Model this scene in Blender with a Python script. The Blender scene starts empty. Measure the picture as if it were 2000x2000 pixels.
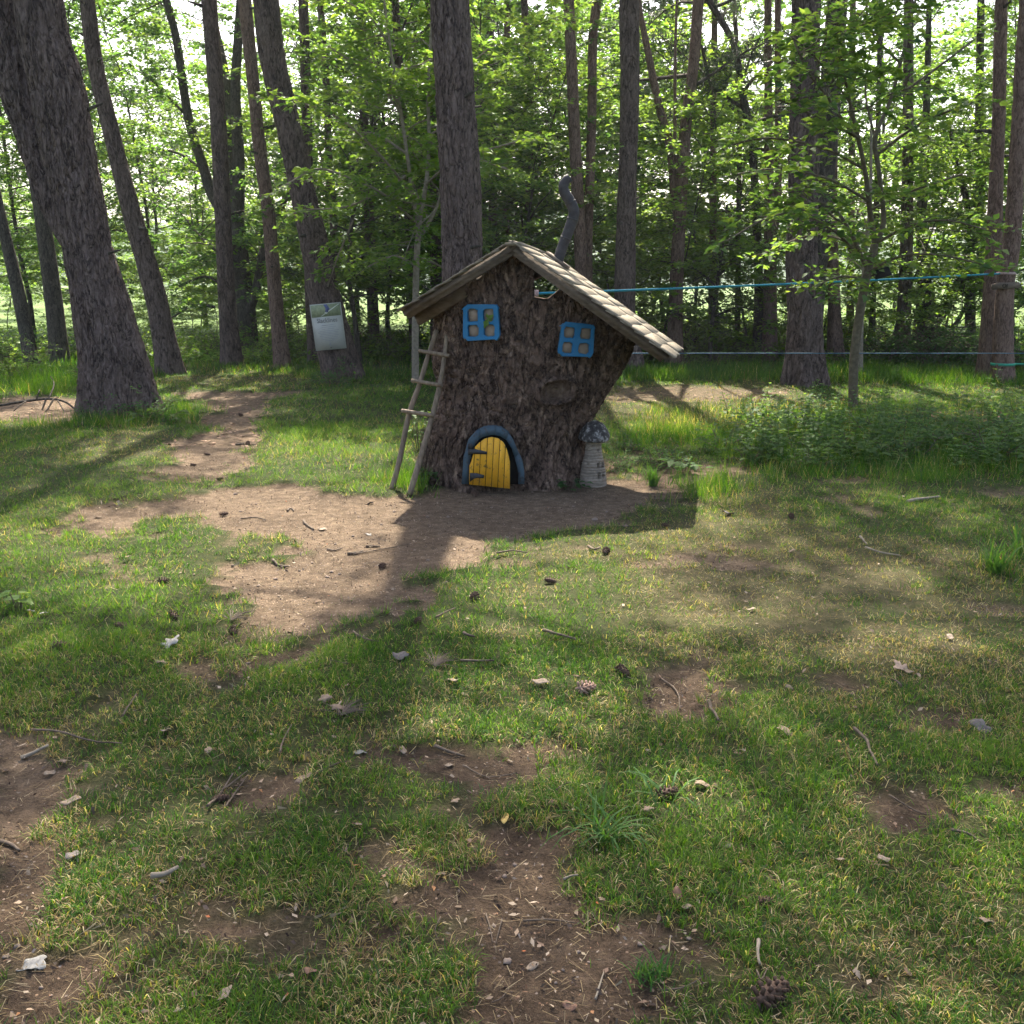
import bpy, math, random
import numpy as np
from mathutils import Vector, Matrix, Quaternion

SC = bpy.context.scene
COL = SC.collection

# ------------------------------------------------------------------ camera
FPX, CAMH, PITCH = 2005.0, 1.5, math.radians(12.8)
cam_data = bpy.data.cameras.new('camera')
cam_data.sensor_width = 36.0
cam_data.lens = 36.0 * FPX / 2000.0
cam_data.clip_start = 0.05
cam_data.clip_end = 3000.0
cam = bpy.data.objects.new('camera', cam_data)
cam.location = (0, 0, CAMH)
cam.rotation_euler = (math.radians(90) - PITCH, 0, 0)
COL.objects.link(cam)
SC.camera = cam

# ------------------------------------------------------------------ sky, sun, exposure
SUN_EL = math.radians(52.0)
SUN_AZ = math.radians(-2.5)            # from +Y towards +X
world = bpy.data.worlds.new('World')
SC.world = world
world.use_nodes = True
wn = world.node_tree
sky = wn.nodes.new('ShaderNodeTexSky')
sky.sky_type = 'NISHITA'
sky.sun_disc = False
sky.sun_elevation = SUN_EL
sky.sun_rotation = SUN_AZ
sky.air_density = 1.0
sky.dust_density = 5.0
sky.ozone_density = 0.4
bg = wn.nodes['Background']
bg.inputs['Strength'].default_value = 0.115
wn.links.new(sky.outputs[0], bg.inputs['Color'])
sun_data = bpy.data.lights.new('sun', 'SUN')
sun_data.energy = 5.0
sun_data.angle = math.radians(0.53)
sun_data.color = (1.0, 0.92, 0.78)
sun = bpy.data.objects.new('sun', sun_data)
SUNDIR = Vector((math.sin(SUN_AZ) * math.cos(SUN_EL), math.cos(SUN_AZ) * math.cos(SUN_EL), math.sin(SUN_EL)))
sun.rotation_euler = SUNDIR.to_track_quat('Z', 'Y').to_euler()
sun.location = (0, 0, 30)
COL.objects.link(sun)
vs = SC.view_settings
vs.view_transform = 'Standard'
vs.look = 'None'
vs.gamma = 1.0
vs.exposure = 2.08
vs.use_curve_mapping = False
cy = SC.cycles
cy.max_bounces = 6
cy.diffuse_bounces = 4
cy.glossy_bounces = 2
cy.transmission_bounces = 4
cy.transparent_max_bounces = 4
cy.volume_bounces = 0
cy.caustics_reflective = False
cy.caustics_refractive = False
cy.use_denoising = True
cy.use_adaptive_sampling = True
cy.adaptive_threshold = 0.02

# ------------------------------------------------------------------ photo pixel -> place
CP, SP = math.cos(PITCH), math.sin(PITCH)
def ray(px, py):
    a = (px - 1000.0) / FPX
    b = (1000.0 - py) / FPX
    return Vector((a, CP + b * SP, -SP + b * CP))
def at(px, py, Y):
    r = ray(px, py)
    return Vector((0, 0, CAMH)) + r * (Y / r.y)
def ground(px, py, z=0.0):
    r = ray(px, py)
    t = (z - CAMH) / r.z
    return Vector((0, 0, CAMH)) + r * t
def depth(p):
    return p[1] * CP - (p[2] - CAMH) * SP
def mpp(p):
    return depth(p) / FPX             # metres per photo pixel at p

# ------------------------------------------------------------------ noise
def _h(i, j, k, s):
    n = (i * 73856093) ^ (j * 19349663) ^ (k * 83492791) ^ (s * 2654435761 & 0x7fffffff)
    n = n & 0x7fffffff
    n = ((n >> 13) ^ n) & 0x7fffffff
    n = (n * ((n * n * 15731 + 789221) & 0x7fffffff) + 1376312589) & 0x7fffffff
    return n / 2147483647.0
def vnoise(x, y, z=None, s=0):
    x = np.asarray(x, float); y = np.asarray(y, float)
    z = np.zeros_like(x) if z is None else np.asarray(z, float)
    xi = np.floor(x).astype(np.int64); yi = np.floor(y).astype(np.int64); zi = np.floor(z).astype(np.int64)
    fx, fy, fz = x - xi, y - yi, z - zi
    ux, uy, uz = fx*fx*(3-2*fx), fy*fy*(3-2*fy), fz*fz*(3-2*fz)
    r = 0
    for dx in (0, 1):
        for dy in (0, 1):
            for dz in (0, 1):
                w = (ux if dx else 1-ux) * (uy if dy else 1-uy) * (uz if dz else 1-uz)
                r = r + w * _h(xi+dx, yi+dy, zi+dz, s)
    return r * 2 - 1
def fbm(x, y, z=None, o=4, s=0):
    r = 0; a = 0.5; f = 1.0
    for i in range(o):
        r = r + a * vnoise(np.asarray(x)*f, np.asarray(y)*f, None if z is None else np.asarray(z)*f, s+i*7)
        a *= 0.5; f *= 2.03
    return r
def worley(x, y, z, s=0):
    xi = np.floor(x).astype(np.int64); yi = np.floor(y).astype(np.int64); zi = np.floor(z).astype(np.int64)
    f1 = np.full(x.shape, 9.0); f2 = np.full(x.shape, 9.0)
    for dx in (-1, 0, 1):
        for dy in (-1, 0, 1):
            for dz in (-1, 0, 1):
                a, b, c = xi+dx, yi+dy, zi+dz
                d = np.sqrt((a + _h(a, b, c, s) - x)**2 + (b + _h(a, b, c, s+11) - y)**2 + (c + _h(a, b, c, s+23) - z)**2)
                f2 = np.minimum(f2, np.maximum(f1, d)); f1 = np.minimum(f1, d)
    return f1, f2
def sstep(a, b, x):
    t = np.clip((x - a) / (b - a), 0, 1)
    return t * t * (3 - 2 * t)

# ------------------------------------------------------------------ mesh helpers
def mesh(name, V, quads=None, tris=None, mats=(), mi=None, smooth=False, attrs=None):
    me = bpy.data.meshes.new(name)
    V = np.asarray(V, np.float32).reshape(-1, 3)
    q = np.zeros((0, 4), np.int32) if quads is None or len(quads) == 0 else np.asarray(quads, np.int32)
    t = np.zeros((0, 3), np.int32) if tris is None or len(tris) == 0 else np.asarray(tris, np.int32)
    me.vertices.add(len(V)); me.vertices.foreach_set('co', V.ravel())
    nl = q.size + t.size
    me.loops.add(nl)
    me.loops.foreach_set('vertex_index', np.concatenate([q.ravel(), t.ravel()]).astype(np.int32))
    npoly = len(q) + len(t)
    me.polygons.add(npoly)
    ls = np.concatenate([np.arange(len(q)) * 4, q.size + np.arange(len(t)) * 3]).astype(np.int32)
    me.polygons.foreach_set('loop_start', ls)
    for m in mats: me.materials.append(m)
    if mi is not None: me.polygons.foreach_set('material_index', np.asarray(mi, np.int32))
    if smooth: me.polygons.foreach_set('use_smooth', np.ones(npoly, bool))
    me.update(calc_edges=True)
    me.validate()
    for k, v in (attrs or {}).items():
        v = np.asarray(v, np.float32)
        if v.ndim == 1:
            a = me.attributes.new(k, 'FLOAT', 'POINT'); a.data.foreach_set('value', v)
        else:
            if v.shape[1] == 3: v = np.concatenate([v, np.ones((len(v), 1), np.float32)], 1)
            a = me.attributes.new(k, 'FLOAT_COLOR', 'POINT'); a.data.foreach_set('color', v.ravel())
    return me
def link(name, me, parent=None, loc=None, rot=None, label=None, cat=None, group=None, kind=None):
    o = bpy.data.objects.new(name, me)
    COL.objects.link(o)
    if parent is not None: o.parent = parent
    if loc is not None: o.location = loc
    if rot is not None: o.rotation_euler = rot
    if label: o['label'] = label
    if cat: o['category'] = cat
    if group: o['group'] = group
    if kind or name in ('crown', 'branches', 'foliage', 'leaves', 'stems'): o['kind'] = kind or 'stuff'
    return o
def copy_tree(o, parent=None, **kw):
    c = o.copy(); COL.objects.link(c)
    if parent is not None: c.parent = parent
    for k, v in kw.items(): c[k] = v
    for ch in list(o.children): copy_tree(ch, c)
    return c

class MB:
    """collects verts / quads / tris"""
    def __init__(s): s.v = []; s.q = []; s.t = []; s.c = []; s.n = 0
    def add(s, V, q=None, t=None, col=None):
        V = np.asarray(V, float).reshape(-1, 3)
        if q is not None and len(q): s.q.append(np.asarray(q, int).reshape(-1, 4) + s.n)
        if t is not None and len(t): s.t.append(np.asarray(t, int).reshape(-1, 3) + s.n)
        s.v.append(V); s.n += len(V)
        if col is not None:
            col = np.asarray(col, float)
            s.c.append(np.broadcast_to(col, (len(V), 3)) if col.ndim == 1 else col)
    def arrays(s):
        return (np.concatenate(s.v) if s.v else np.zeros((0, 3)),
                np.concatenate(s.q) if s.q else None, np.concatenate(s.t) if s.t else None)
    def mesh(s, name, mat, smooth=False, off=None):
        V, q, t = s.arrays()
        if off is not None: V = V - np.asarray(off)
        return mesh(name, V, q, t, [mat], smooth=smooth, attrs={'tint': np.concatenate(s.c)} if s.c else None)
    def box(s, c, size, R=None):
        c = np.asarray(c, float); h = np.asarray(size, float) / 2
        P = np.array([[x, y, z] for x in (-1, 1) for y in (-1, 1) for z in (-1, 1)], float) * h
        if R is not None: P = P @ np.asarray(R).T
        s.add(P + c, [[0, 1, 3, 2], [4, 6, 7, 5], [0, 4, 5, 1], [2, 3, 7, 6], [0, 2, 6, 4], [1, 5, 7, 3]])
    def tube(s, pts, rad, n=8, cap=True, col=None, wob=0, seed=0):
        V, q, t = tube(pts, rad, n, cap, wob, seed)
        s.add(V, q, t, col)
    def prism(s, poly, nrm, th, back=None):
        """closed polygon (ordered, 3D), extruded along nrm by th; caps as fans from the centroid"""
        P = np.asarray(poly, float); n = len(P); N = np.asarray(nrm, float)
        A, B = P, P + N * th
        V = np.concatenate([A, B, [A.mean(0)], [B.mean(0)]])
        q = [[i, (i+1) % n, n + (i+1) % n, n + i] for i in range(n)]
        t = [[(i+1) % n, i, 2*n] for i in range(n)] + [[n+i, n+(i+1) % n, 2*n+1] for i in range(n)]
        s.add(V, q, t)

def frames(P):
    T = np.gradient(P, axis=0)
    T /= np.linalg.norm(T, axis=1)[:, None] + 1e-12
    U = np.zeros_like(T)
    ref = np.array([1.0, 0, 0]) if abs(T[0][0]) < 0.8 else np.array([0, 1.0, 0])
    for i in range(len(T)):
        u = ref - T[i] * ref.dot(T[i]); u /= np.linalg.norm(u); U[i] = u; ref = u
    return T, U, np.cross(T, U)
def tube(pts, rad, n=8, cap=True, wob=0, seed=0):
    P = np.asarray(pts, float); R = np.broadcast_to(np.asarray(rad, float), (len(P),))
    T, U, W = frames(P)
    a = np.linspace(0, 2*math.pi, n, endpoint=False)
    ca, sa = np.cos(a), np.sin(a)
    Rr = R[:, None] * np.ones(n)
    if wob: Rr = Rr * (1 + wob * np.array([[vnoise(ca[j]*1.3+seed, sa[j]*1.3, i*0.35) for j in range(n)] for i in range(len(P))]))
    V = P[:, None] + Rr[:, :, None] * (U[:, None] * ca[None, :, None] + W[:, None] * sa[None, :, None])
    V = V.reshape(-1, 3)
    i = np.arange(len(P)-1)[:, None] * n; j = np.arange(n)[None]; k = (j+1) % n
    q = np.stack([i+j, i+k, i+n+k, i+n+j], -1).reshape(-1, 4)
    t = None
    if cap:
        m = len(V); V = np.concatenate([V, P[:1], P[-1:]])
        b = (len(P)-1) * n
        t = [[(x+1) % n, x, m] for x in range(n)] + [[b+x, b+(x+1) % n, m+1] for x in range(n)]
    return V, q, t
def smooth_path(ctrl, step):
    """Catmull-Rom through control points (any columns), resampled about every step metres"""
    C = np.asarray(ctrl, float)
    if len(C) == 2:
        n = max(2, int(np.linalg.norm(C[1, :3]-C[0, :3]) / step) + 1)
        return C[0] + (C[1]-C[0]) * np.linspace(0, 1, n)[:, None]
    E = np.concatenate([[2*C[0]-C[1]], C, [2*C[-1]-C[-2]]])
    out = []
    for i in range(len(C)-1):
        p0, p1, p2, p3 = E[i:i+4]
        n = max(1, int(round(np.linalg.norm(p2[:3]-p1[:3]) / step)))
        t = np.linspace(0, 1, n, endpoint=False)[:, None]
        out.append(0.5*((2*p1)+(-p0+p2)*t+(2*p0-5*p1+4*p2-p3)*t*t+(-p0+3*p1-3*p2+p3)*t**3))
    out.append(C[-1:])
    return np.concatenate(out)

# ------------------------------------------------------------------ materials
def newmat(name):
    m = bpy.data.materials.new(name); m.use_nodes = True
    nt = m.node_tree
    for n in list(nt.nodes): nt.nodes.remove(n)
    out = nt.nodes.new('ShaderNodeOutputMaterial')
    return m, nt, out
def N(nt, t, **kw):
    n = nt.nodes.new(t)
    for k, v in kw.items():
        if k.startswith('i_'):
            key = k[2:]
            key = int(key) if key.isdigit() else key.replace('_', ' ')
            n.inputs[key].default_value = v
        else: setattr(n, k, v)
    return n
def ramp(nt, fac, stops, interp='LINEAR'):
    r = nt.nodes.new('ShaderNodeValToRGB'); r.color_ramp.interpolation = interp
    e = r.color_ramp.elements
    while len(e) < len(stops): e.new(0.5)
    for x, (p, c) in zip(e, stops): x.position = p; x.color = (*c, 1) if len(c) == 3 else c
    nt.links.new(fac, r.inputs[0]); return r.outputs[0]
def mix(nt, fac, a, b, mode='MIX'):
    m = nt.nodes.new('ShaderNodeMix'); m.data_type = 'RGBA'; m.blend_type = mode
    for s, v in ((m.inputs[0], fac), (m.inputs[6], a), (m.inputs[7], b)):
        if hasattr(v, 'is_linked') or hasattr(v, 'node'): nt.links.new(v, s)
        else: s.default_value = v if isinstance(v, (int, float)) else ((*v, 1) if len(v) == 3 else v)
    return m.outputs[2]
def coords(nt, scale=(1, 1, 1), kind='Object'):
    tc = nt.nodes.new('ShaderNodeTexCoord'); mp = nt.nodes.new('ShaderNodeMapping')
    mp.inputs['Scale'].default_value = scale
    nt.links.new(tc.outputs[kind], mp.inputs[0]); return mp.outputs[0]
def noise(nt, vec, scale, detail=4, rough=0.55):
    n = N(nt, 'ShaderNodeTexNoise', i_Scale=scale, i_Detail=detail, i_Roughness=rough)
    nt.links.new(vec, n.inputs['Vector']); return n.outputs['Fac']
def bump(nt, h, strength=0.5, dist=0.02, nrm=None):
    b = N(nt, 'ShaderNodeBump', i_Strength=strength, i_Distance=dist)
    nt.links.new(h, b.inputs['Height'])
    if nrm: nt.links.new(nrm, b.inputs['Normal'])
    return b.outputs[0]
def princ(nt, out, col, rough=0.8, spec=0.3, normal=None, metal=0.0):
    p = N(nt, 'ShaderNodeBsdfPrincipled')
    if hasattr(col, 'node'): nt.links.new(col, p.inputs['Base Color'])
    else: p.inputs['Base Color'].default_value = (*col, 1)
    if hasattr(rough, 'node'): nt.links.new(rough, p.inputs['Roughness'])
    else: p.inputs['Roughness'].default_value = rough
    p.inputs['Specular IOR Level'].default_value = spec
    p.inputs['Metallic'].default_value = metal
    if normal: nt.links.new(normal, p.inputs['Normal'])
    nt.links.new(p.outputs[0], out.inputs[0]); return p

def mat_bark(name, dark, mid, light, vs=(1, 1, 0.30), scale=9, amp=0.6, dist=0.03, fleck=None, knot=False):
    """long braided fissures between flaky plates"""
    m, nt, out = newmat(name)
    v = coords(nt, vs)
    def fiss(sc, w):
        n = N(nt, 'ShaderNodeTexNoise', i_Scale=sc, i_Detail=3.0, i_Roughness=0.6, i_Distortion=0.6)
        nt.links.new(v, n.inputs['Vector'])
        s = N(nt, 'ShaderNodeMath', operation='SUBTRACT', i_1=0.5); nt.links.new(n.outputs['Fac'], s.inputs[0])
        a = N(nt, 'ShaderNodeMath', operation='ABSOLUTE'); nt.links.new(s.outputs[0], a.inputs[0])
        return ramp(nt, a.outputs[0], [(0.0, (0, 0, 0)), (w, (1, 1, 1))])
    k1, k2 = fiss(scale, 0.055), fiss(scale*2.3, 0.07)
    crack = mix(nt, 0.45, k1, k2)
    fine = noise(nt, v, 42, 5, 0.62)
    flk = noise(nt, coords(nt, (1, 1, 0.5)), 38, 4, 0.6)
    big = noise(nt, coords(nt), 1.6, 3)
    c1 = ramp(nt, fine, [(0.3, mid), (0.72, light)])
    c1 = mix(nt, 0.4, c1, ramp(nt, flk, [(0.35, tuple(x*.75 for x in mid)), (0.65, light)]))
    if fleck: c1 = mix(nt, ramp(nt, noise(nt, coords(nt, (1, 1, .7)), 15, 4, .6), [(.55, (0, 0, 0)), (.66, (.85, .85, .85))]), c1, fleck)
    c2 = mix(nt, crack, dark, c1)
    if knot:
        ka = N(nt, 'ShaderNodeAttribute', attribute_name='knot')
        c2 = mix(nt, ka.outputs['Fac'], c2, ramp(nt, noise(nt, coords(nt, (1, 1, .4)), 30, 5, .6), [(.3, (.085, .055, .040)), (.7, (.23, .165, .12))]))
    c4 = mix(nt, 0.5, c2, ramp(nt, big, [(0.3, (0.75, 0.74, 0.74)), (0.7, (1.15, 1.1, 1.05))]), 'MULTIPLY')
    hgt = mix(nt, 0.4, crack, fine)
    princ(nt, out, c4, 0.92, 0.15, bump(nt, hgt, amp, dist))
    return m
def mat_leaf(name, cols, trans, rough=0.5, tfac=0.42, spec=0.25):
    """leaf: per-leaf random tint from the mesh attribute, light passes through"""
    m, nt, out = newmat(name)
    a = N(nt, 'ShaderNodeAttribute', attribute_name='tint')
    oi = N(nt, 'ShaderNodeObjectInfo')
    s = N(nt, 'ShaderNodeSeparateColor'); nt.links.new(a.outputs['Color'], s.inputs[0])
    c = ramp(nt, s.outputs[0], [(i/(len(cols)-1), x) for i, x in enumerate(cols)])
    t = ramp(nt, s.outputs[0], [(i/(len(trans)-1), x) for i, x in enumerate(trans)])
    hs = N(nt, 'ShaderNodeMapRange', i_3=0.82, i_4=1.18); nt.links.new(oi.outputs['Random'], hs.inputs[0])
    c = mix(nt, 1.0, c, hs.outputs[0], 'MULTIPLY'); t = mix(nt, 1.0, t, hs.outputs[0], 'MULTIPLY')
    p = N(nt, 'ShaderNodeBsdfPrincipled', i_Roughness=rough)
    p.inputs['Specular IOR Level'].default_value = spec
    nt.links.new(c, p.inputs['Base Color'])
    tr = N(nt, 'ShaderNodeBsdfTranslucent'); nt.links.new(t, tr.inputs[0])
    mx = N(nt, 'ShaderNodeMixShader', i_0=tfac)
    nt.links.new(p.outputs[0], mx.inputs[1]); nt.links.new(tr.outputs[0], mx.inputs[2])
    nt.links.new(mx.outputs[0], out.inputs[0]); return m
def mat_tint(name, rough=0.7, spec=0.2, trans=0.0, tmul=(1.6, 1.9, 1.0)):
    """base colour straight from the attribute"""
    m, nt, out = newmat(name)
    a = N(nt, 'ShaderNodeAttribute', attribute_name='tint')
    p = N(nt, 'ShaderNodeBsdfPrincipled', i_Roughness=rough)
    p.inputs['Specular IOR Level'].default_value = spec
    nt.links.new(a.outputs['Color'], p.inputs['Base Color'])
    if trans:
        tr = N(nt, 'ShaderNodeBsdfTranslucent'); nt.links.new(mix(nt, 1.0, a.outputs['Color'], tmul, 'MULTIPLY'), tr.inputs[0])
        mx = N(nt, 'ShaderNodeMixShader', i_0=trans)
        nt.links.new(p.outputs[0], mx.inputs[1]); nt.links.new(tr.outputs[0], mx.inputs[2])
        nt.links.new(mx.outputs[0], out.inputs[0])
    else: nt.links.new(p.outputs[0], out.inputs[0])
    return m
def mat_wood(name, dark, light, gs=(30, 30, 2.5), rough=0.8, paint=None, wear=0.5, dist=0.006):
    m, nt, out = newmat(name)
    g = noise(nt, coords(nt, gs), 1.0, 5, 0.6)
    b = noise(nt, coords(nt), 6, 4)
    w = ramp(nt, g, [(0.28, dark), (0.7, light)])
    w = mix(nt, 0.45, w, ramp(nt, b, [(0.3, (0.6, 0.6, 0.6)), (0.7, (1.2, 1.2, 1.2))]), 'MULTIPLY')
    if paint:
        sc = noise(nt, coords(nt), 28, 6, 0.7)
        f = ramp(nt, sc, [(wear, (0, 0, 0)), (wear+0.08, (1, 1, 1))])
        pv = mix(nt, 0.5, paint, ramp(nt, b, [(0.3, (0.75, 0.75, 0.75)), (0.7, (1.15, 1.15, 1.15))]), 'MULTIPLY')
        w = mix(nt, f, pv, w)
    princ(nt, out, w, rough, 0.3, bump(nt, g, 0.5, dist))
    return m
def mat_plain(name, col, rough=0.7, spec=0.3, var=0.25, scale=20, metal=0.0, bmp=0.0):
    m, nt, out = newmat(name)
    n = noise(nt, coords(nt), scale, 5)
    lo = tuple(c*(1-var) for c in col); hi = tuple(c*(1+var) for c in col)
    c = ramp(nt, n, [(0.3, lo), (0.7, hi)])
    princ(nt, out, c, rough, spec, bump(nt, n, bmp, 0.01) if bmp else None, metal)
    return m

M = {}
M['bark_pine'] = mat_bark('pine_bark', (0.026, 0.018, 0.016), (0.112, 0.080, 0.070), (0.205, 0.155, 0.135), amp=0.9, dist=0.04)
M['bark_red'] = mat_bark('red_pine_bark', (0.045, 0.026, 0.020), (0.155, 0.098, 0.076), (0.26, 0.18, 0.145), scale=12, amp=0.4)
M['bark_dark'] = mat_bark('dark_bark', (0.022, 0.019, 0.016), (0.065, 0.055, 0.045), (0.13, 0.115, 0.095), scale=12)
M['bark_stump'] = mat_bark('stump_bark', (0.014, 0.009, 0.007), (0.092, 0.058, 0.044), (0.205, 0.140, 0.105), vs=(1, 1, 0.42), scale=9, amp=0.9, dist=0.035, fleck=(0.29, 0.205, 0.15), knot=True)
M['bark_sapling'] = mat_plain('sapling_bark', (0.105, 0.085, 0.055), 0.85, 0.2, 0.35, 22, bmp=0.5)
M['bark_pale'] = mat_plain('pale_bark', (0.22, 0.185, 0.14), 0.85, 0.2, 0.3, 22, bmp=0.5)
M['twig'] = mat_plain('twig_wood', (0.10, 0.075, 0.055), 0.85, 0.2, 0.45, 40, bmp=0.5)
M['leaf'] = mat_leaf('broad_leaf', [(0.042, 0.088, 0.034), (0.062, 0.120, 0.038), (0.095, 0.150, 0.042)],
                     [(0.10, 0.22, 0.035), (0.18, 0.33, 0.04), (0.32, 0.45, 0.05)], tfac=0.48, rough=0.6, spec=0.14)
M['leaf_lime'] = mat_leaf('young_leaf', [(0.055, 0.120, 0.020), (0.085, 0.160, 0.024), (0.12, 0.20, 0.03)],
                     [(0.15, 0.30, 0.035), (0.24, 0.40, 0.04), (0.34, 0.46, 0.05)], tfac=0.5)  # also brightens bushes and ground cover in place of sun
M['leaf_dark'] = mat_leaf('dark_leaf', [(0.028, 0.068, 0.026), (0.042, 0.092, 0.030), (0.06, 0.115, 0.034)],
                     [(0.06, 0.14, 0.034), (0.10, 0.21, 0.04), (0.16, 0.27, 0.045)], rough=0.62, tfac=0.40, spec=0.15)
M['needle'] = mat_leaf('pine_needle', [(0.028, 0.050, 0.030), (0.045, 0.070, 0.036), (0.07, 0.085, 0.04)],
                     [(0.05, 0.08, 0.04), (0.07, 0.1, 0.045), (0.09, 0.11, 0.05)], tfac=0.25)
M['grass'] = mat_tint('grass_blade', 0.6, 0.12, 0.40, (1.95, 2.15, 0.6))
M['litter'] = mat_tint('dry_litter', 0.85, 0.15)
# ------------------------------------------------------------------ plan maps of the clearing (metres)
RX0, RX1, RY0, RY1, RS = -15.0, 15.0, 0.4, 30.0, 0.04
_gx = np.arange(RX0, RX1, RS); _gy = np.arange(RY0, RY1, RS)
GX, GY = np.meshgrid(_gx, _gy)
def poly_sd(pts, X, Y):
    """signed distance to polygon, positive inside"""
    P = np.asarray(pts, float); d = np.full(X.shape, 1e9); ins = np.zeros(X.shape, bool)
    for i in range(len(P)):
        a, b = P[i], P[(i+1) % len(P)]
        e = b - a; w0 = X - a[0]; w1 = Y - a[1]
        t = np.clip((w0*e[0] + w1*e[1]) / (e @ e + 1e-12), 0, 1)
        d = np.minimum(d, (w0 - t*e[0])**2 + (w1 - t*e[1])**2)
        c = (a[1] > Y) != (b[1] > Y)
        ins ^= c & (X < (b[0]-a[0]) * (Y-a[1]) / (b[1]-a[1] + 1e-12) + a[0])
    return np.where(ins, 1, -1) * np.sqrt(d)
def gpoly(px): return [tuple(ground(x, y))[:2] for x, y in px]
def ell(cx, cy, rx, ry, n=14):
    return [(cx + rx*math.cos(a), cy + ry*math.sin(a)) for a in np.linspace(0, 2*math.pi, n, endpoint=False)]
def region(polys, soft, wob, ws, seed, near=False):
    m = np.zeros(GX.shape)
    nz = (fbm(GX*ws, GY*ws, o=4, s=seed) + .85*fbm(GX*ws*4.3, GY*ws*4.3, o=4, s=seed+5)) * wob * 2
    for p in polys:
        w = 1.0
        if isinstance(p, tuple) and len(p) == 2 and isinstance(p[0], list): p, w = p
        P_ = gpoly(p); w_ = 1.0
        if near: c_ = np.mean([q[1] for q in P_]); w_ = min(1.0, .50+.50*max(0, (c_-2.2)/4.0))
        sf = soft*(2.0 if near and c_ < 5 else 1.0)
        sd = poly_sd(P_, GX, GY) + nz*w_
        m = np.maximum(m, w * sstep(-sf, sf, sd))
    return m
DIRT_PX = [
    [(326,763),(400,786),(412,800),(372,824),(391,842),(338,861),(326,898),(321,926),(368,945),(345,973),(224,987),(150,1008),(135,1032),(190,1046),
     (352,1012),(372,1030),(560,1062),(556,1090),(430,1100),(372,1130),(412,1165),(420,1222),(500,1232),(560,1242),(655,1215),(690,1182),(850,1162),(872,1120),
     (930,1090),(1010,1052),(1150,1028),(1240,988),(1330,952),(1412,912),(1300,898),(1200,930),(1150,900),(1000,870),(840,900),(815,955),(640,960),(560,945),(443,949),(466,917),(456,898),
     (466,879),(536,842),(531,824),(526,777),(596,763)],
    [(520,1250),(640,1210),(690,1240),(600,1310),(470,1340),(400,1345),(420,1310)],
    ell(515,1532,165,42), ell(955,1512,140,42), ell(1315,1362,95,42), (ell(1650,1342,100,20), 0.7), ell(15,1500,75,50),
    ell(20,1740,90,160), ell(40,1925,110,80), [(850,1590),(960,1600),(1110,1640),(1140,1690),(1100,1740),(1190,1770),(1350,1800),(1400,1850),(1380,1900),(1260,1880),(1200,1960),(960,1950),(940,1830),(900,1700)],
    ell(1860,1402,75,30), (ell(1780,1590,80,50), 0.75), (ell(330,1828,90,36), 0.65), (ell(720,1760,70,40), 0.5), (ell(640,1440,70,20), 0.6), (ell(1120,1005,90,20), 1.0),
    (ell(250,1050,110,14), 0.8),
    (ell(1330,768,210,14), 0.6), (ell(1860,815,180,26), 0.55), (ell(70,800,130,28), 0.9), (ell(1500,1150,300,90), 0.30), (ell(1830,1240,150,50), 0.35),
    (ell(1330,925,110,25), 0.8),
]
DIRT = region(DIRT_PX, 0.08, 0.17, 2.2, 3, True)
DIRT = np.clip(DIRT + 0.60*sstep(0.16, 0.46, fbm(GX*2.6, GY*2.6, o=5, s=51)) * (GY < 9), 0, 1)
DRY_PX = [(ell(1500,1130,420,130), 0.85), (ell(1850,1230,200,80), 1.0), (ell(1640,1085,180,40), 1.0), (ell(120,1560,220,160), 0.6), (ell(300,1760,260,160), 0.6),
          (ell(250,1000,200,40), 0.5), (ell(1350,800,300,50), 0.8), (ell(1850,860,200,50), 0.6), (ell(700,1900,400,80), 0.45), (ell(1750,1900,300,150), 0.45), (ell(250,880,120,25), 0.6), (ell(450,745,160,14), 0.7)]
DRY = np.clip(region(DRY_PX, 0.5, 0.5, 0.8, 17) + 0.22 * sstep(-0.2, 0.5, fbm(GX*0.9, GY*0.9, s=71)), 0, 1)
TALL_PX = [([(1230,880),(1290,800),(1480,790),(1700,790),(2100,790),(2100,940),(1750,940),(1420,925),(1360,880)], 0.3),
           ([(520,860),(620,790),(830,760),(850,930),(800,950),(700,935),(600,945),(560,915)], 0.08),
           ([(1200,720),(1520,712),(2100,715),(2100,755),(1700,752),(1450,742),(1230,748)], 0.4),
           ([(0,690),(330,700),(300,740),(0,780)], 0.5), (ell(1270,945,45,18), 0.5), (ell(230,812,170,22), 0.28), ([(300,690),(1200,690),(1200,720),(700,745),(300,722)], 0.18),
           (ell(850,945,22,10), 0.4), (ell(1960,1110,90,40), 0.45), (ell(1190,1640,90,30), 0.08), (ell(640,1310,110,50), 0.06), (ell(1500,1480,220,60), 0.04)]
TALL = region(TALL_PX, 0.25, 0.35, 1.3, 29)
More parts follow.
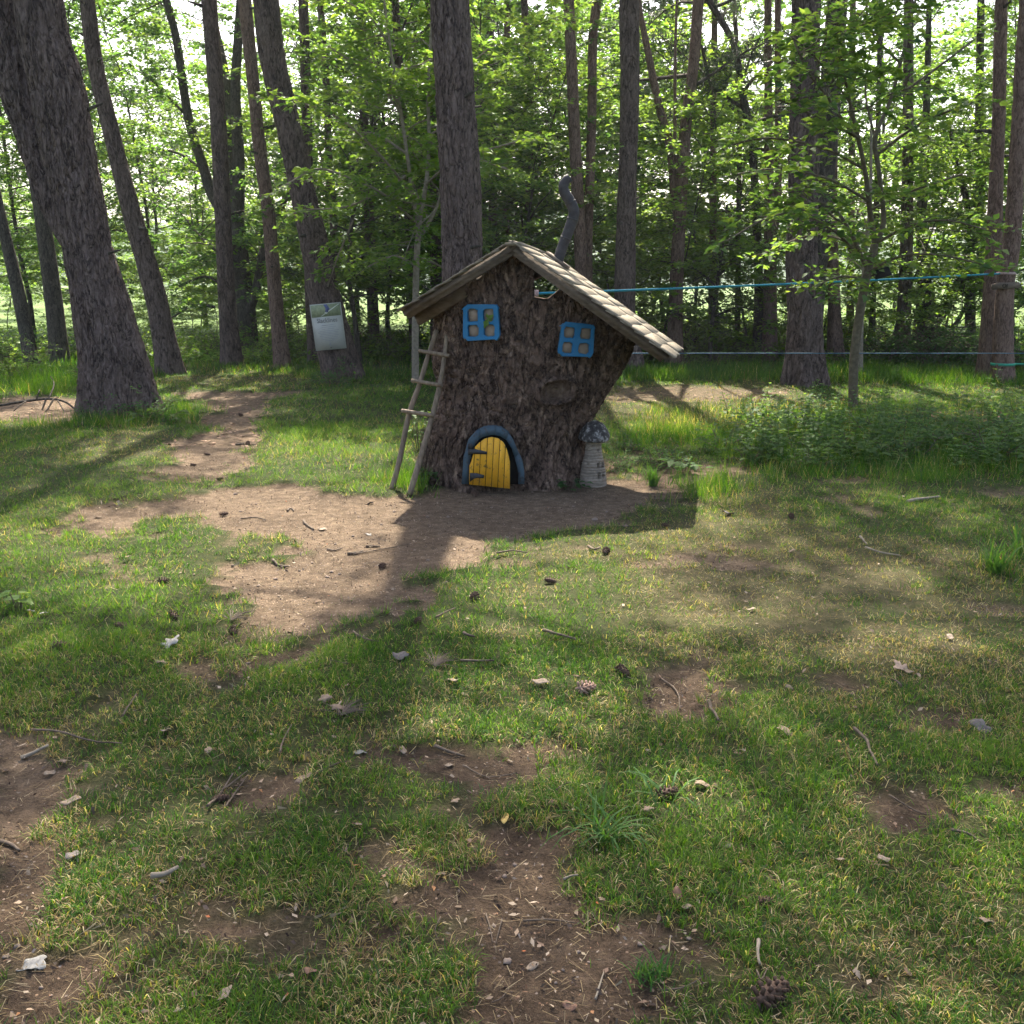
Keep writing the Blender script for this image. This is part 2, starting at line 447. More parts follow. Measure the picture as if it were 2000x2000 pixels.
LIT_PX = [[(800,950),(1420,940),(1340,1055),(1010,1085),(860,1060)],
          [(380,965),(600,950),(775,965),(720,1030),(640,1110),(560,1215),(420,1228),(395,1150),(380,1080)],
          [(865,1040),(1010,1045),(990,1095),(930,1110),(850,1100)],
          [(900,1150),(1060,1120),(1330,1130),(1480,1215),(1200,1260),(1000,1240)],
          [(0,1060),(330,1030),(430,1120),(400,1220),(200,1230),(0,1180)],
          [(560,800),(760,850),(760,940),(600,950),(470,920)], [(150,880),(340,850),(390,890),(300,915),(100,905)], [(330,740),(720,735),(680,760),(420,775)],
          [(1180,790),(1420,760),(1700,790),(1640,850),(1300,845)], [(1340,950),(1420,930),(1440,1050),(1330,1090)], [(1230,750),(1900,762),(1900,790),(1240,775)],
          [(0,1420),(180,1400),(330,1470),(300,1560),(120,1700),(0,1960)], [(100,1850),(220,1840),(200,1990),(60,2000)],
          [(850,1300),(1200,1330),(1250,1430),(900,1420)], [(1600,1070),(1880,1100),(1800,1140)], [(1700,1190),(1950,1210),(1920,1270),(1720,1260)],
          [(1010,1400),(1100,1390),(1120,1440),(1000,1450)]]
LIT = region(LIT_PX, 0.10, 0.18, 2.0, 43)  # crowns overhead are opened so sun lands on these areas
def lookup(A, x, y, fill=0.0):
    x = np.asarray(x, float); y = np.asarray(y, float)
    i = np.clip(((y - RY0) / RS).astype(int), 0, A.shape[0]-1); j = np.clip(((x - RX0) / RS).astype(int), 0, A.shape[1]-1)
    v = A[i, j]
    return np.where((x < RX0) | (x > RX1-RS) | (y < RY0) | (y > RY1-RS), fill, v)
def gz(x, y):
    x = np.asarray(x, float); y = np.asarray(y, float)
    near = np.exp(-np.maximum(np.hypot(x, y) - 22, 0) / 30)
    return (0.035*fbm(x*0.45, y*0.45, o=2, s=5) + 0.022*fbm(x*2.1, y*2.1, o=3, s=6)) * near - 0.03*lookup(DIRT, x, y)
def gp(px, py, dz=0.0):
    p = ground(px, py)
    for _ in range(3): p = ground(px, py, float(gz(p.x, p.y)))
    p.z = float(gz(p.x, p.y)) + dz
    return p

# ------------------------------------------------------------------ ground
def mat_ground():
    m, nt, out = newmat('woodland_ground')
    a = N(nt, 'ShaderNodeAttribute', attribute_name='dirt'); d = N(nt, 'ShaderNodeAttribute', attribute_name='dry')
    v = coords(nt)
    n1 = noise(nt, v, 1.3, 5); n2 = noise(nt, v, 16, 6, 0.65); n3 = noise(nt, v, 110, 4, 0.7); n4 = noise(nt, v, 5, 4)
    soil = ramp(nt, n2, [(0.28, (0.066, 0.047, 0.031)), (0.5, (0.126, 0.091, 0.061)), (0.75, (0.205, 0.152, 0.105))])
    soil = mix(nt, 0.75, soil, ramp(nt, n3, [(0.28, (0.40, 0.38, 0.37)), (0.5, (1, 1, 1)), (0.75, (1.55, 1.5, 1.42))]), 'MULTIPLY')
    soil = mix(nt, 0.6, soil, ramp(nt, n1, [(0.3, (0.7, 0.68, 0.66)), (0.7, (1.15, 1.12, 1.1))]), 'MULTIPLY')
    vo = N(nt, 'ShaderNodeTexVoronoi', i_Scale=75.0); nt.links.new(v, vo.inputs['Vector'])
    sp = N(nt, 'ShaderNodeSeparateColor'); nt.links.new(vo.outputs['Color'], sp.inputs[0])
    st = N(nt, 'ShaderNodeMath', operation='LESS_THAN', i_1=0.28); nt.links.new(vo.outputs['Distance'], st.inputs[0])
    ch = N(nt, 'ShaderNodeMath', operation='GREATER_THAN', i_1=0.86); nt.links.new(sp.outputs[0], ch.inputs[0])
    sm = N(nt, 'ShaderNodeMath', operation='MULTIPLY'); nt.links.new(st.outputs[0], sm.inputs[0]); nt.links.new(ch.outputs[0], sm.inputs[1])
    soil = mix(nt, sm.outputs[0], soil, ramp(nt, sp.outputs[1], [(0, (0.07, 0.05, 0.045)), (0.5, (0.26, 0.22, 0.19)), (1, (0.36, 0.24, 0.15))]))
    under = mix(nt, 0.6, ramp(nt, n2, [(0.3, (0.020, 0.028, 0.009)), (0.7, (0.046, 0.056, 0.018))]), ramp(nt, n3, [(0.3, (0.4, 0.4, 0.4)), (0.65, (1.5, 1.45, 1.3))]), 'MULTIPLY')
    straw = ramp(nt, n3, [(0.3, (0.045, 0.040, 0.018)), (0.7, (0.13, 0.105, 0.052))])
    dm = N(nt, 'ShaderNodeMath', operation='MULTIPLY'); nt.links.new(d.outputs['Fac'], dm.inputs[0])
    nt.links.new(ramp(nt, n4, [(0.35, (0.25,)*3), (0.7, (0.8,)*3)]), dm.inputs[1])
    under = mix(nt, dm.outputs[0], under, straw)
    far = N(nt, 'ShaderNodeAttribute', attribute_name='far')
    fcol = ramp(nt, noise(nt, v, 0.25, 6, 0.6), [(0.3, (0.060, 0.105, 0.028)), (0.7, (0.12, 0.175, 0.05))])
    under = mix(nt, far.outputs['Fac'], under, fcol)
    ad = N(nt, 'ShaderNodeMath', operation='ADD'); nt.links.new(a.outputs['Fac'], ad.inputs[0])
    sh = N(nt, 'ShaderNodeMapRange', i_3=-0.25, i_4=0.25); nt.links.new(n2, sh.inputs[0]); nt.links.new(sh.outputs[0], ad.inputs[1])
    dp = N(nt, 'ShaderNodeAttribute', attribute_name='front_dark')
    soil = mix(nt, dp.outputs['Fac'], soil, mix(nt, 1.0, soil, (.60, .58, .57), 'MULTIPLY'))  # soil darkened across the foreground, fading out to the left
    f = ramp(nt, ad.outputs[0], [(0.22, (0, 0, 0)), (0.78, (1, 1, 1))])
    c = mix(nt, f, under, soil)
    h = mix(nt, 0.5, n2, n3)
    h = mix(nt, sm.outputs[0], h, (1, 1, 1))
    princ(nt, out, c, 0.95, 0.12, bump(nt, h, 1.0, 0.03))
    return m
M['ground'] = mat_ground()
def axis(*segs):
    out = []
    for a, b, s in segs: out.append(np.arange(a, b, s))
    return np.unique(np.concatenate(out + [[segs[-1][1]]]))
def grow(a, b, n, p=2.2): return a + (b-a) * np.linspace(0, 1, n)**p
xs = np.concatenate([-grow(7, 700, 40)[::-1], np.arange(-6.94, 6.95, 0.06), grow(7, 700, 40)])
ys = np.concatenate([-grow(-1.0, 60, 10)[::-1], np.arange(1.06, 10, 0.055), np.arange(10, 26, 0.16), grow(26, 1400, 60)])
X, Y = np.meshgrid(xs, ys)
fx, fy = X.ravel(), Y.ravel()
V = np.stack([fx, fy, gz(fx, fy)], 1)
nx, ny = len(xs), len(ys)
i = (np.arange(ny-1)[:, None]*nx + np.arange(nx-1)[None]).ravel()
ground_me = mesh('ground', V, np.stack([i, i+1, i+1+nx, i+nx], 1), None, [M['ground']], smooth=True,
                 attrs={'dirt': lookup(DIRT, fx, fy), 'dry': lookup(DRY, fx, fy, 0.2), 'far': sstep(18, 34, np.hypot(fx, fy)), 'front_dark': sstep(4.6, 3.6, fy+.5*fbm(fx*2, fy*2, s=33))*sstep(-.35, .1, fx*.5+fy*.0+.55+.4*fbm(fx*1.5, fy*1.5, s=34))})
link('ground', ground_me, kind='structure')

# far wooded hills beyond the field on the left
def hills():
    mb = MB()
    xs = np.linspace(-420, 380, 130); ys = np.linspace(0, 1, 26)
    X, Yt = np.meshgrid(xs, ys)
    top = 21 + 9*fbm(X*0.008, X*0+2.0, s=80) + 5*fbm(X*0.03, X*0+5.0, s=81)
    Z = -2 + (top+2) * np.sin(Yt*math.pi*0.62) + 2.6*fbm(X*0.16, Yt*9, o=4, s=83)*sstep(0, .15, Yt)
    Yw = 205 + 150*Yt
    V = np.stack([X, Yw, Z], -1).reshape(-1, 3); n = len(xs)
    i = (np.arange(len(ys)-1)[:, None]*n + np.arange(n-1)[None]).ravel()
    m, nt, out = newmat('far_woodland')
    c = ramp(nt, noise(nt, coords(nt), 0.22, 6, 0.7), [(0.3, (0.028, 0.050, 0.028)), (0.7, (0.075, 0.115, 0.045))])
    princ(nt, out, c, 0.95, 0.1)
    link('hills', mesh('hills', V, np.stack([i, i+1, i+1+n, i+n], 1), None, [m], smooth=True), kind='structure')
hills()

# ------------------------------------------------------------------ grass (nobody could count it)
def make_grass():
    rng = np.random.default_rng(7)
    bands = [(1.35, 2.6, 24000, 0), (2.6, 4.2, 16500, 0), (4.2, 7.0, 8200, 1), (7.0, 11.0, 3800, 1), (11.0, 17.0, 1600, 1), (17.0, 27.0, 450, 1)]
    Xs, Ys, far = [], [], []
    for y0, y1, den, fl in bands:
        w = 0.54*y1 + 2.1
        n = int(den * (y1-y0) * 2*w)
        x = rng.uniform(-w, w, n); y = rng.uniform(y0, y1, n)
        ins = np.abs(x) < 0.54*y + 0.35
        k = ins | ((np.abs(x) < 0.54*y + 2.0) & (rng.random(n) < .20))
        Xs.append(x[k]); Ys.append(y[k]); far.append(np.where(ins[k], fl, 2))
    x = np.concatenate(Xs); y = np.concatenate(Ys); far = np.concatenate(far)
    # blades gather in tufts
    cs = np.where(far > 0, 0.10, 0.055)
    ci, cj = np.floor(x/cs), np.floor(y/cs)
    tx = (ci + _h(ci.astype(int), cj.astype(int), 1, 3))*cs; ty = (cj + _h(ci.astype(int), cj.astype(int), 2, 4))*cs
    pull = 0.45 * rng.random(len(x))
    x = x + (tx-x)*pull; y = y + (ty-y)*pull
    dirt = lookup(DIRT, x, y); dry = lookup(DRY, x, y); tall = lookup(TALL, x, y)
    clump = fbm(x*5.5, y*5.5, o=3, s=91); broad = fbm(x*1.1, y*1.1, o=3, s=92)
    dens = np.clip(1.0 - 1.35*sstep(0.15, 0.98, dirt - 0.55*clump), 0, 1) * np.clip(0.88 + 0.6*clump + 0.3*broad - 0.2*dry, 0.2, 1.0)
    keep = rng.random(len(x)) < dens
    # keep clear of the house and ladder feet
    keep &= ~((x > -0.62) & (x < 0.52) & (y > 7.45) & (y < 8.75))
    x, y, far, dirt, dry, tall, clump, broad = [a[keep] for a in (x, y, far, dirt, dry, tall, clump, broad)]
    n = len(x); D = np.hypot(x, y)
    z = gz(x, y) - 0.004
    L = (0.026 + 0.030*rng.random(n)) * (1 + 0.5*np.clip(clump, -0.6, 0.9) + 0.4*broad) * (1 + 0.035*np.maximum(D-5, 0))
    L += tall * (0.10 + 0.30*rng.random(n)**1.5)
    L *= (1 - 0.35*dry*(tall < .2))
    isdry = rng.random(n) < np.clip(0.11 + 0.42*dry + 0.28*dirt + .24*sstep(.0, .5, fbm(x*3.1, y*3.1, o=3, s=97)) + 0.10*np.maximum(0, -clump), 0, 0.7) * np.where(tall > 0.3, 0.35, 1)
    lying = isdry & (rng.random(n) < 0.65)
    W = np.where(far == 2, 2.0, 1.0) * np.maximum(np.where(far > 0, 0.0030, 0.0022) * (0.7 + 0.7*rng.random(n)), 0.42*D/1027) * np.where(tall > 0.25, 1.25, 1)
    az = rng.random(n)*2*math.pi
    lean = np.where(lying, 1.35 + 0.2*rng.random(n), np.where(tall > .1, 0.2 + 0.6*rng.random(n), 0.45 + 0.85*rng.random(n)))
    L = np.where(lying, 0.7*L + 0.03*rng.random(n), L)
    dx, dy = np.cos(az), np.sin(az)
    curl = 0.5 + 0.5*rng.random(n)
    l1 = lean*(1-0.45*curl); l2 = np.minimum(lean*(1+0.6*curl), 1.75)
    m = np.stack([x + dx*np.sin(l1)*L*.5, y + dy*np.sin(l1)*L*.5, z + np.cos(l1)*L*.5 + 0.004], 1)
    t = m + np.stack([dx*np.sin(l2)*L*.5, dy*np.sin(l2)*L*.5, np.cos(l2)*L*.5], 1)
    t[:, 2] = np.maximum(t[:, 2], z + 0.006)
    b = np.stack([x, y, z], 1)
    ang = az + math.pi/2 + rng.normal(0, 0.5, n)
    s = np.stack([np.cos(ang), np.sin(ang), np.zeros(n)], 1) * W[:, None] * 0.5
    # colours: real leaf colours
    g0 = np.array([0.034, 0.088, 0.013]); g1 = np.array([0.078, 0.146, 0.017]); g2 = np.array([0.125, 0.185, 0.035]); gb = np.array([0.035, 0.085, 0.035])
    r = rng.random(n)[:, None]; hue = np.clip(0.45 + 0.8*broad + .9*fbm(x*2.7, y*2.7, o=3, s=98) + 0.25*rng.normal(size=n), 0, 1.25)[:, None]
    col = g0*(1-hue) + g1*hue
    col = np.where(r > 0.86, g2, col); col = np.where(r < 0.10, gb, col)
    st0 = np.array([0.30, 0.225, 0.115]); st1 = np.array([0.17, 0.115, 0.060]); st2 = np.array([0.42, 0.35, 0.22])
    q = rng.random(n)[:, None]
    sc = np.where(q < .45, st0, np.where(q < .82, st1, st2))
    col = np.where(isdry[:, None], sc, col) * (0.8 + 0.4*rng.random((n, 1)))
    nr = far == 0
    V1 = np.stack([b-s, b+s, m+s*.85, m-s*.85, t], 1)[nr]; C1 = np.repeat(col[nr][:, None], 5, 1)
    k1 = len(V1); o1 = np.arange(k1)[:, None]*5
    V2 = np.stack([b-s, b+s, t+s*.25, t-s*.25], 1)[~nr]; C2 = np.repeat(col[~nr][:, None], 4, 1)
    # far blades bend once as well when tall
    k2 = len(V2); o2 = k1*5 + np.arange(k2)[:, None]*4
    V = np.concatenate([V1.reshape(-1, 3), V2.reshape(-1, 3)]); C = np.concatenate([C1.reshape(-1, 3), C2.reshape(-1, 3)])
    quads = np.concatenate([o1 + [0, 1, 2, 3], o2 + [0, 1, 2, 3]]); tris = o1 + [3, 2, 4]
    print('grass blades', n, 'tris', len(quads)*2+len(tris))
    link('grass', mesh('grass', V, quads, tris, [M['grass']], attrs={'tint': C}), kind='stuff',
         label='short patchy woodland lawn grass over the whole clearing', cat='grass')
make_grass()

def make_litter():
    """fine straw, needles and crumbs lying on the soil"""
    rng = np.random.default_rng(19)
    Vs, Qs, Cs = [], [], []
    def scatter(n, y0, y1, fn, L0, L1, W0, cols, flat=True):
        y = y0 + (y1-y0)*rng.random(n)**1.4; x = (rng.random(n)*2-1)*(0.54*y+0.4)
        w = fn(x, y); k = rng.random(n) < w
        k &= ~((x > -0.62) & (x < 0.52) & (y > 7.45) & (y < 8.75))
        x, y = x[k], y[k]; n = len(x); D = np.hypot(x, y)
        L = (L0 + (L1-L0)*rng.random(n)**2); W = np.maximum(W0*(0.6+0.8*rng.random(n)), 0.35*D/1027)
        L = np.maximum(L, W*1.3)
        a = rng.random(n)*6.283; d = np.stack([np.cos(a), np.sin(a)], 1)*L[:, None]/2; s = np.stack([-np.sin(a), np.cos(a)], 1)*W[:, None]/2
        P = np.stack([x, y], 1)
        el = rng.random((n, 2))*0.012
        sh_ = rng.normal(0, .35, (n, 1)); q = [P-d, P+s*(.8+.3*sh_)+d*sh_*.6, P+d, P-s*(.8-.3*sh_)+d*sh_*.5] if W0 > .004 else [P-d-s, P-d+s, P+d+s*.6, P+d-s*.6]
        zz = [gz(q_[:, 0], q_[:, 1]) + 0.004 + el[:, j//2] for j, q_ in enumerate(q)]
        V = np.stack([np.concatenate([q_, z_[:, None]], 1) for q_, z_ in zip(q, zz)], 1)
        cc = np.asarray(cols)[rng.integers(0, len(cols), n)]*(0.7+0.6*rng.random((n, 1)))
        Vs.append(V.reshape(-1, 3)); Cs.append(np.repeat(cc, 4, 0))
    dirtw = lambda x, y: np.clip(0.15 + 0.85*lookup(DIRT, x, y), 0, 1)
    dryw = lambda x, y: np.clip(0.15 + 0.5*lookup(DRY, x, y) + 0.7*lookup(DIRT, x, y), 0, 1)
    straw = [(0.19, 0.14, 0.075), (0.14, 0.10, 0.055), (0.25, 0.20, 0.125), (0.09, 0.062, 0.04)]
    scatter(26000, 1.4, 8.5, dryw, 0.012, 0.055, 0.0016, straw)
    scatter(9000, 8.0, 18, dryw, 0.03, 0.12, 0.003, straw)
    scatter(15000, 1.4, 9, dirtw, 0.004, 0.016, 0.005, [(0.10, 0.065, 0.045), (0.055, 0.036, 0.028), (0.26, 0.2, 0.15), (0.18, 0.10, 0.06)])
    scatter(420, 1.4, 9, dirtw, 0.008, 0.018, 0.010, [(0.36, 0.12, 0.05), (0.30, 0.15, 0.07), (0.30, 0.24, 0.16)])
    scatter(2200, 1.4, 9, dryw, 0.014, 0.032, 0.013, [(0.22, 0.16, 0.11), (0.15, 0.10, 0.07), (0.28, 0.22, 0.16), (0.09, 0.065, 0.05)])
    farw = lambda x, y: sstep(.25, .7, lookup(DIRT, x, y))
    scatter(9000, 9.5, 18, farw, 0.03, 0.08, 0.03, [(0.20, 0.12, 0.08), (0.14, 0.08, 0.055), (0.30, 0.20, 0.14), (0.24, 0.16, 0.10)])
    scatter(16000, 3.5, 9, lambda x, y: sstep(.3, .8, lookup(DIRT, x, y)), 0.004, 0.014, 0.0055, [(0.06, 0.042, 0.034), (0.25, 0.19, 0.15), (0.17, 0.12, 0.095), (0.10, 0.07, 0.055)])
    V = np.concatenate(Vs); C = np.concatenate(Cs)
    q = np.arange(len(V)).reshape(-1, 4)
    link('leaf_litter', mesh('leaf_litter', V, q, None, [M['litter']], attrs={'tint': C}), kind='stuff',
         label='fine dry straw, needles and crumbs strewn over the soil', cat='litter')
make_litter()
# ------------------------------------------------------------------ leaves and needles
def leaf_set(P, axis_, up, L, W, tint, fold=0.18):
    """4-point folded leaves; P base (n,3), axis_ direction, up normal-ish"""
    n = len(P)
    ax = axis_ / (np.linalg.norm(axis_, axis=1)[:, None] + 1e-9)
    sd = np.cross(ax, up); sd /= np.linalg.norm(sd, axis=1)[:, None] + 1e-9
    nm = np.cross(sd, ax)
    L = np.asarray(L)[:, None]; W = np.asarray(W)[:, None]
    tip = P + ax*L - nm*L*0.10
    mid = P + ax*L*0.45
    l = mid + sd*W*.5 + nm*W*fold; r = mid - sd*W*.5 + nm*W*fold
    V = np.stack([P, r, tip, l], 1).reshape(-1, 3)
    o = np.arange(n)[:, None]*4
    t = np.concatenate([o+[0, 1, 2], o+[0, 2, 3]])
    C = np.repeat(np.stack([tint, tint, tint], 1), 4, 0)
    return V, t, C
def sprays(limb, rng, wood, leaves, ntw=8, tl=(0.35, 0.8), lpt=16, ls=(0.06, 0.10), start=0.25, flat=0.35, droop=0.15, tw_r=0.004, tint0=0.5, aspect=0.62, keep=None):
    """leafy twigs along a limb polyline (k,4: xyz radius)"""
    Pl = np.asarray(limb)[:, :3]; k = len(Pl)
    ntw = int(ntw)
    for i in range(ntw):
        f = start + (1-start)*(i + rng.random())/ntw
        a = f*(k-1); j = min(int(a), k-2); u = a-j
        p = Pl[j]*(1-u) + Pl[j+1]*u
        d = Pl[j+1]-Pl[j]; d /= np.linalg.norm(d)+1e-9
        side = np.cross(d, [0, 0, 1.0]); side /= np.linalg.norm(side)+1e-9
        if i >= ntw-1: dirn = d.copy()
        else: dirn = side*(1 if rng.random() < .5 else -1)*(0.6+0.6*rng.random()) + d*(0.2+0.9*rng.random())
        dirn[2] = dirn[2]*0.5 + rng.normal(0, 0.22); dirn /= np.linalg.norm(dirn)
        L = rng.uniform(*tl)*(1.1-0.5*f)
        s = np.linspace(0, 1, 4)[:, None]
        tw = p + dirn*L*s + np.array([0, 0, -droop])*L*s*s
        if keep is not None and not keep(tw[-1]): continue
        if wood is not None: wood.tube(tw, np.array([1.3, 1, .7, .4])*tw_r, 3, False)
        n = max(3, int(lpt*(0.6+0.6*rng.random())*L/np.mean(tl)))
        t = 0.15 + 0.85*rng.random(n)
        q = p + dirn*L*t[:, None] + np.array([0, 0, -droop])*L*(t*t)[:, None]
        sdv = np.cross(dirn, [0, 0, 1.0]); sdv /= np.linalg.norm(sdv)+1e-9
        sg = np.where(rng.random(n) < .5, 1, -1)[:, None]
        ax = sdv*sg*(0.7+0.5*rng.random((n, 1))) + dirn*(0.2+0.8*rng.random((n, 1))) + rng.normal(0, 0.28, (n, 3))
        up = np.array([0, 0, 1.0]) + rng.normal(0, flat, (n, 3))
        off = ax/np.linalg.norm(ax, axis=1)[:, None]*(0.01+0.05*rng.random((n, 1))) + rng.normal(0, .018, (n, 3))
        sz = rng.uniform(*ls, n)
        V, tr, C = leaf_set(q+off, ax, up, sz, sz*aspect*(0.8+0.4*rng.random(n)), np.clip(tint0 + rng.normal(0, 0.22, n), 0, 1))
        leaves.add(V, None, tr, C)
def limb_path(rng, p, d, L, n=6, curve=0.25, grav=0.0, r0=0.02, r1=0.005):
    out = [np.asarray(p, float)]; d = np.asarray(d, float); d /= np.linalg.norm(d)
    for i in range(n):
        d = d + rng.normal(0, curve/ n**0.5, 3) + np.array([0, 0, grav/n]); d /= np.linalg.norm(d)
        out.append(out[-1] + d*L/n)
    P = np.array(out); r = np.linspace(r0, r1, n+1)
    return np.concatenate([P, r[:, None]], 1)

def broadleaf_variant(seed, H, base, R, nl, leaf_mat, bark, ntw=9, lpt=18, ls=(0.06, 0.105), tint0=0.45, r0=0.06, shape='dome', trunk_curve=0.25, el=(0.0, 0.7)):
    rng = np.random.default_rng(seed)
    wood, limbs, lv = MB(), MB(), MB()
    r0 *= .7
    tr = limb_path(rng, (0, 0, -0.08), (rng.normal(0, .06), rng.normal(0, .06), 1), H*0.93, 9, trunk_curve, 0.15, r0, r0*0.18)
    wood.tube(tr[:, :3], tr[:, 3]*np.concatenate([[1.35], np.ones(len(tr)-1)]), 8)
    for i in range(nl):
        f = (i+rng.random())/nl
        z = base + (H*0.95-base)*f
        a = np.interp(z, tr[:, 2], np.arange(len(tr))); j = min(int(a), len(tr)-2)
        p = tr[j, :3]*(1-(a-j)) + tr[j+1, :3]*(a-j)
        az = i*2.399 + rng.normal(0, .4)
        prof = math.sin(math.pi*min(0.97, 0.22+0.78*f))**0.6 if shape == 'dome' else (1-f)**0.7
        L = R*prof*(0.7+0.5*rng.random())
        e = rng.uniform(*el) + 0.35*f
        lb = limb_path(rng, p, (math.cos(az)*math.cos(e), math.sin(az)*math.cos(e), math.sin(e)), L, 6, 0.45, -0.25, max(0.008, r0*0.35*(1-f*.6)), 0.004)
        limbs.tube(lb[:, :3], lb[:, 3], 4, False)
        sprays(lb, rng, limbs, lv, ntw=max(4, int(ntw*L/R+2)), tl=(0.3, 0.75), lpt=lpt, ls=ls, start=0.2, tint0=tint0, tw_r=0.0035)
    return (wood.mesh('trunk', bark, True), limbs.mesh('limbs', bark, True), lv.mesh('crown', leaf_mat))
def place_variant(name, var, loc, rz, sc, label, cat, group=None):
    root = link(name, None, loc=loc, rot=(0, 0, rz), label=label, cat=cat, group=group)
    root.scale = (sc, sc, sc)
    link('trunk', var[0], root); link('branches', var[1], root); link('crown', var[2], root)
    return root

def needle_tufts(P, D, rng, mb, n=10, L=0.14, W=0.012, tint0=0.5):
    m = len(P)
    ax = np.repeat(D, n, 0) + rng.normal(0, 0.75, (m*n, 3)); ax /= np.linalg.norm(ax, axis=1)[:, None]
    b = np.repeat(P, n, 0) + rng.normal(0, 0.03, (m*n, 3))
    s = np.cross(ax, rng.normal(size=(m*n, 3))); s /= np.linalg.norm(s, axis=1)[:, None]+1e-9
    l = L*(0.6+0.7*rng.random((m*n, 1)))
    V = np.stack([b - s*W*.5, b + s*W*.5, b + ax*l], 1).reshape(-1, 3)
    C = np.repeat(np.clip(tint0 + rng.normal(0, .25, m*n), 0, 1)[:, None], 3, 1)
    mb.add(V, None, np.arange(len(V)).reshape(-1, 3), np.repeat(C, 3, 0))
SXY = np.array([SUNDIR.x, SUNDIR.y]) / SUNDIR.z
def shade_xy(P): return P[:, 0] - SXY[0]*P[:, 2], P[:, 1] - SXY[1]*P[:, 2]
def pine_crown(rng, path, z0, z1, R, nl, wood, mb, per=14, gaps=True, n=10, L=0.19, W=0.024):
    """limbs with needle tufts around the upper trunk (path k,4)"""
    zz = path[:, 2]
    for i in range(nl):
        f = (i + rng.random())/nl; z = z0 + (z1-z0)*f
        j = int(np.clip(np.searchsorted(zz, z)-1, 0, len(zz)-2)); u = (z-zz[j])/(zz[j+1]-zz[j]+1e-9); u = min(max(u, 0), 1)
        p = path[j, :3]*(1-u)+path[j+1, :3]*u
        az = i*2.4+rng.normal(0, .5); e = rng.uniform(-0.1, 0.45)+0.4*f
        LL = R*(1.05-0.65*f)*(0.65+0.5*rng.random())
        lb = limb_path(rng, p, (math.cos(az)*math.cos(e), math.sin(az)*math.cos(e), math.sin(e)), LL, 6, 0.5, 0.1, 0.04*(1-.5*f), 0.008)
        if gaps and (lookup(LIT, *shade_xy(lb[2:])) > .5).sum() >= 2 and rng.random() < .93: continue  # limbs left out so sun reaches the marked ground
        wood.tube(lb[:, :3], lb[:, 3], 4, False)
        m = int(per*LL/R*1.6)+4
        t = 0.30+0.70*rng.random(m); a = t*6; j2 = np.minimum(a.astype(int), 5); uu = (a-j2)[:, None]
        q = lb[j2, :3]*(1-uu)+lb[j2+1, :3]*uu
        q = q + rng.normal(0, 1, (m, 3))*np.array([.28, .28, .12])*(0.4+LL/3)
        if gaps:
            sx, sy = shade_xy(q)
            k = rng.random(m) > 0.97*lookup(LIT, sx, sy)
            q = q[k]; m = len(q)
        if m: needle_tufts(q, np.tile([0, 0, 0.35], (m, 1)), rng, mb, n, L, W)

# ------------------------------------------------------------------ the pines and other trunks, from where their feet stand
TREES = {}
def tree_path(pts, H, Y=None, ybend=0.0):
    """pts: (px,py,width px) from the foot up -> world path (x,y,z,r), continued up to height H"""
    b = gp(pts[0][0], pts[0][1]) if Y is None else at(pts[0][0], pts[0][1], Y)
    out = []
    for (px, py, w) in pts:
        p = b if not out else at(px, py, b.y + ybend*max(0, (pts[0][1]-py)))
        out.append([p.x, p.y, p.z, w*0.5*mpp(p)])
    out[0][2] -= 0.06
    A = np.array(out)
    d = A[-1, :3]-A[-2, :3]; d /= np.linalg.norm(d)
    p = A[-1].copy(); ext = []
    if H > p[2]:
        n = 5; step = (H-p[2])/n; r0 = p[3]
        for i in range(n):
            d = d*0.8+np.array([0, 0, 0.2]); d /= np.linalg.norm(d)
            p = p.copy(); p[:3] = p[:3]+d*step/max(d[2], .5); p[3] = r0*(1-0.85*(i+1)/n)
            ext.append(p)
    return np.concatenate([A, ext]) if ext else A
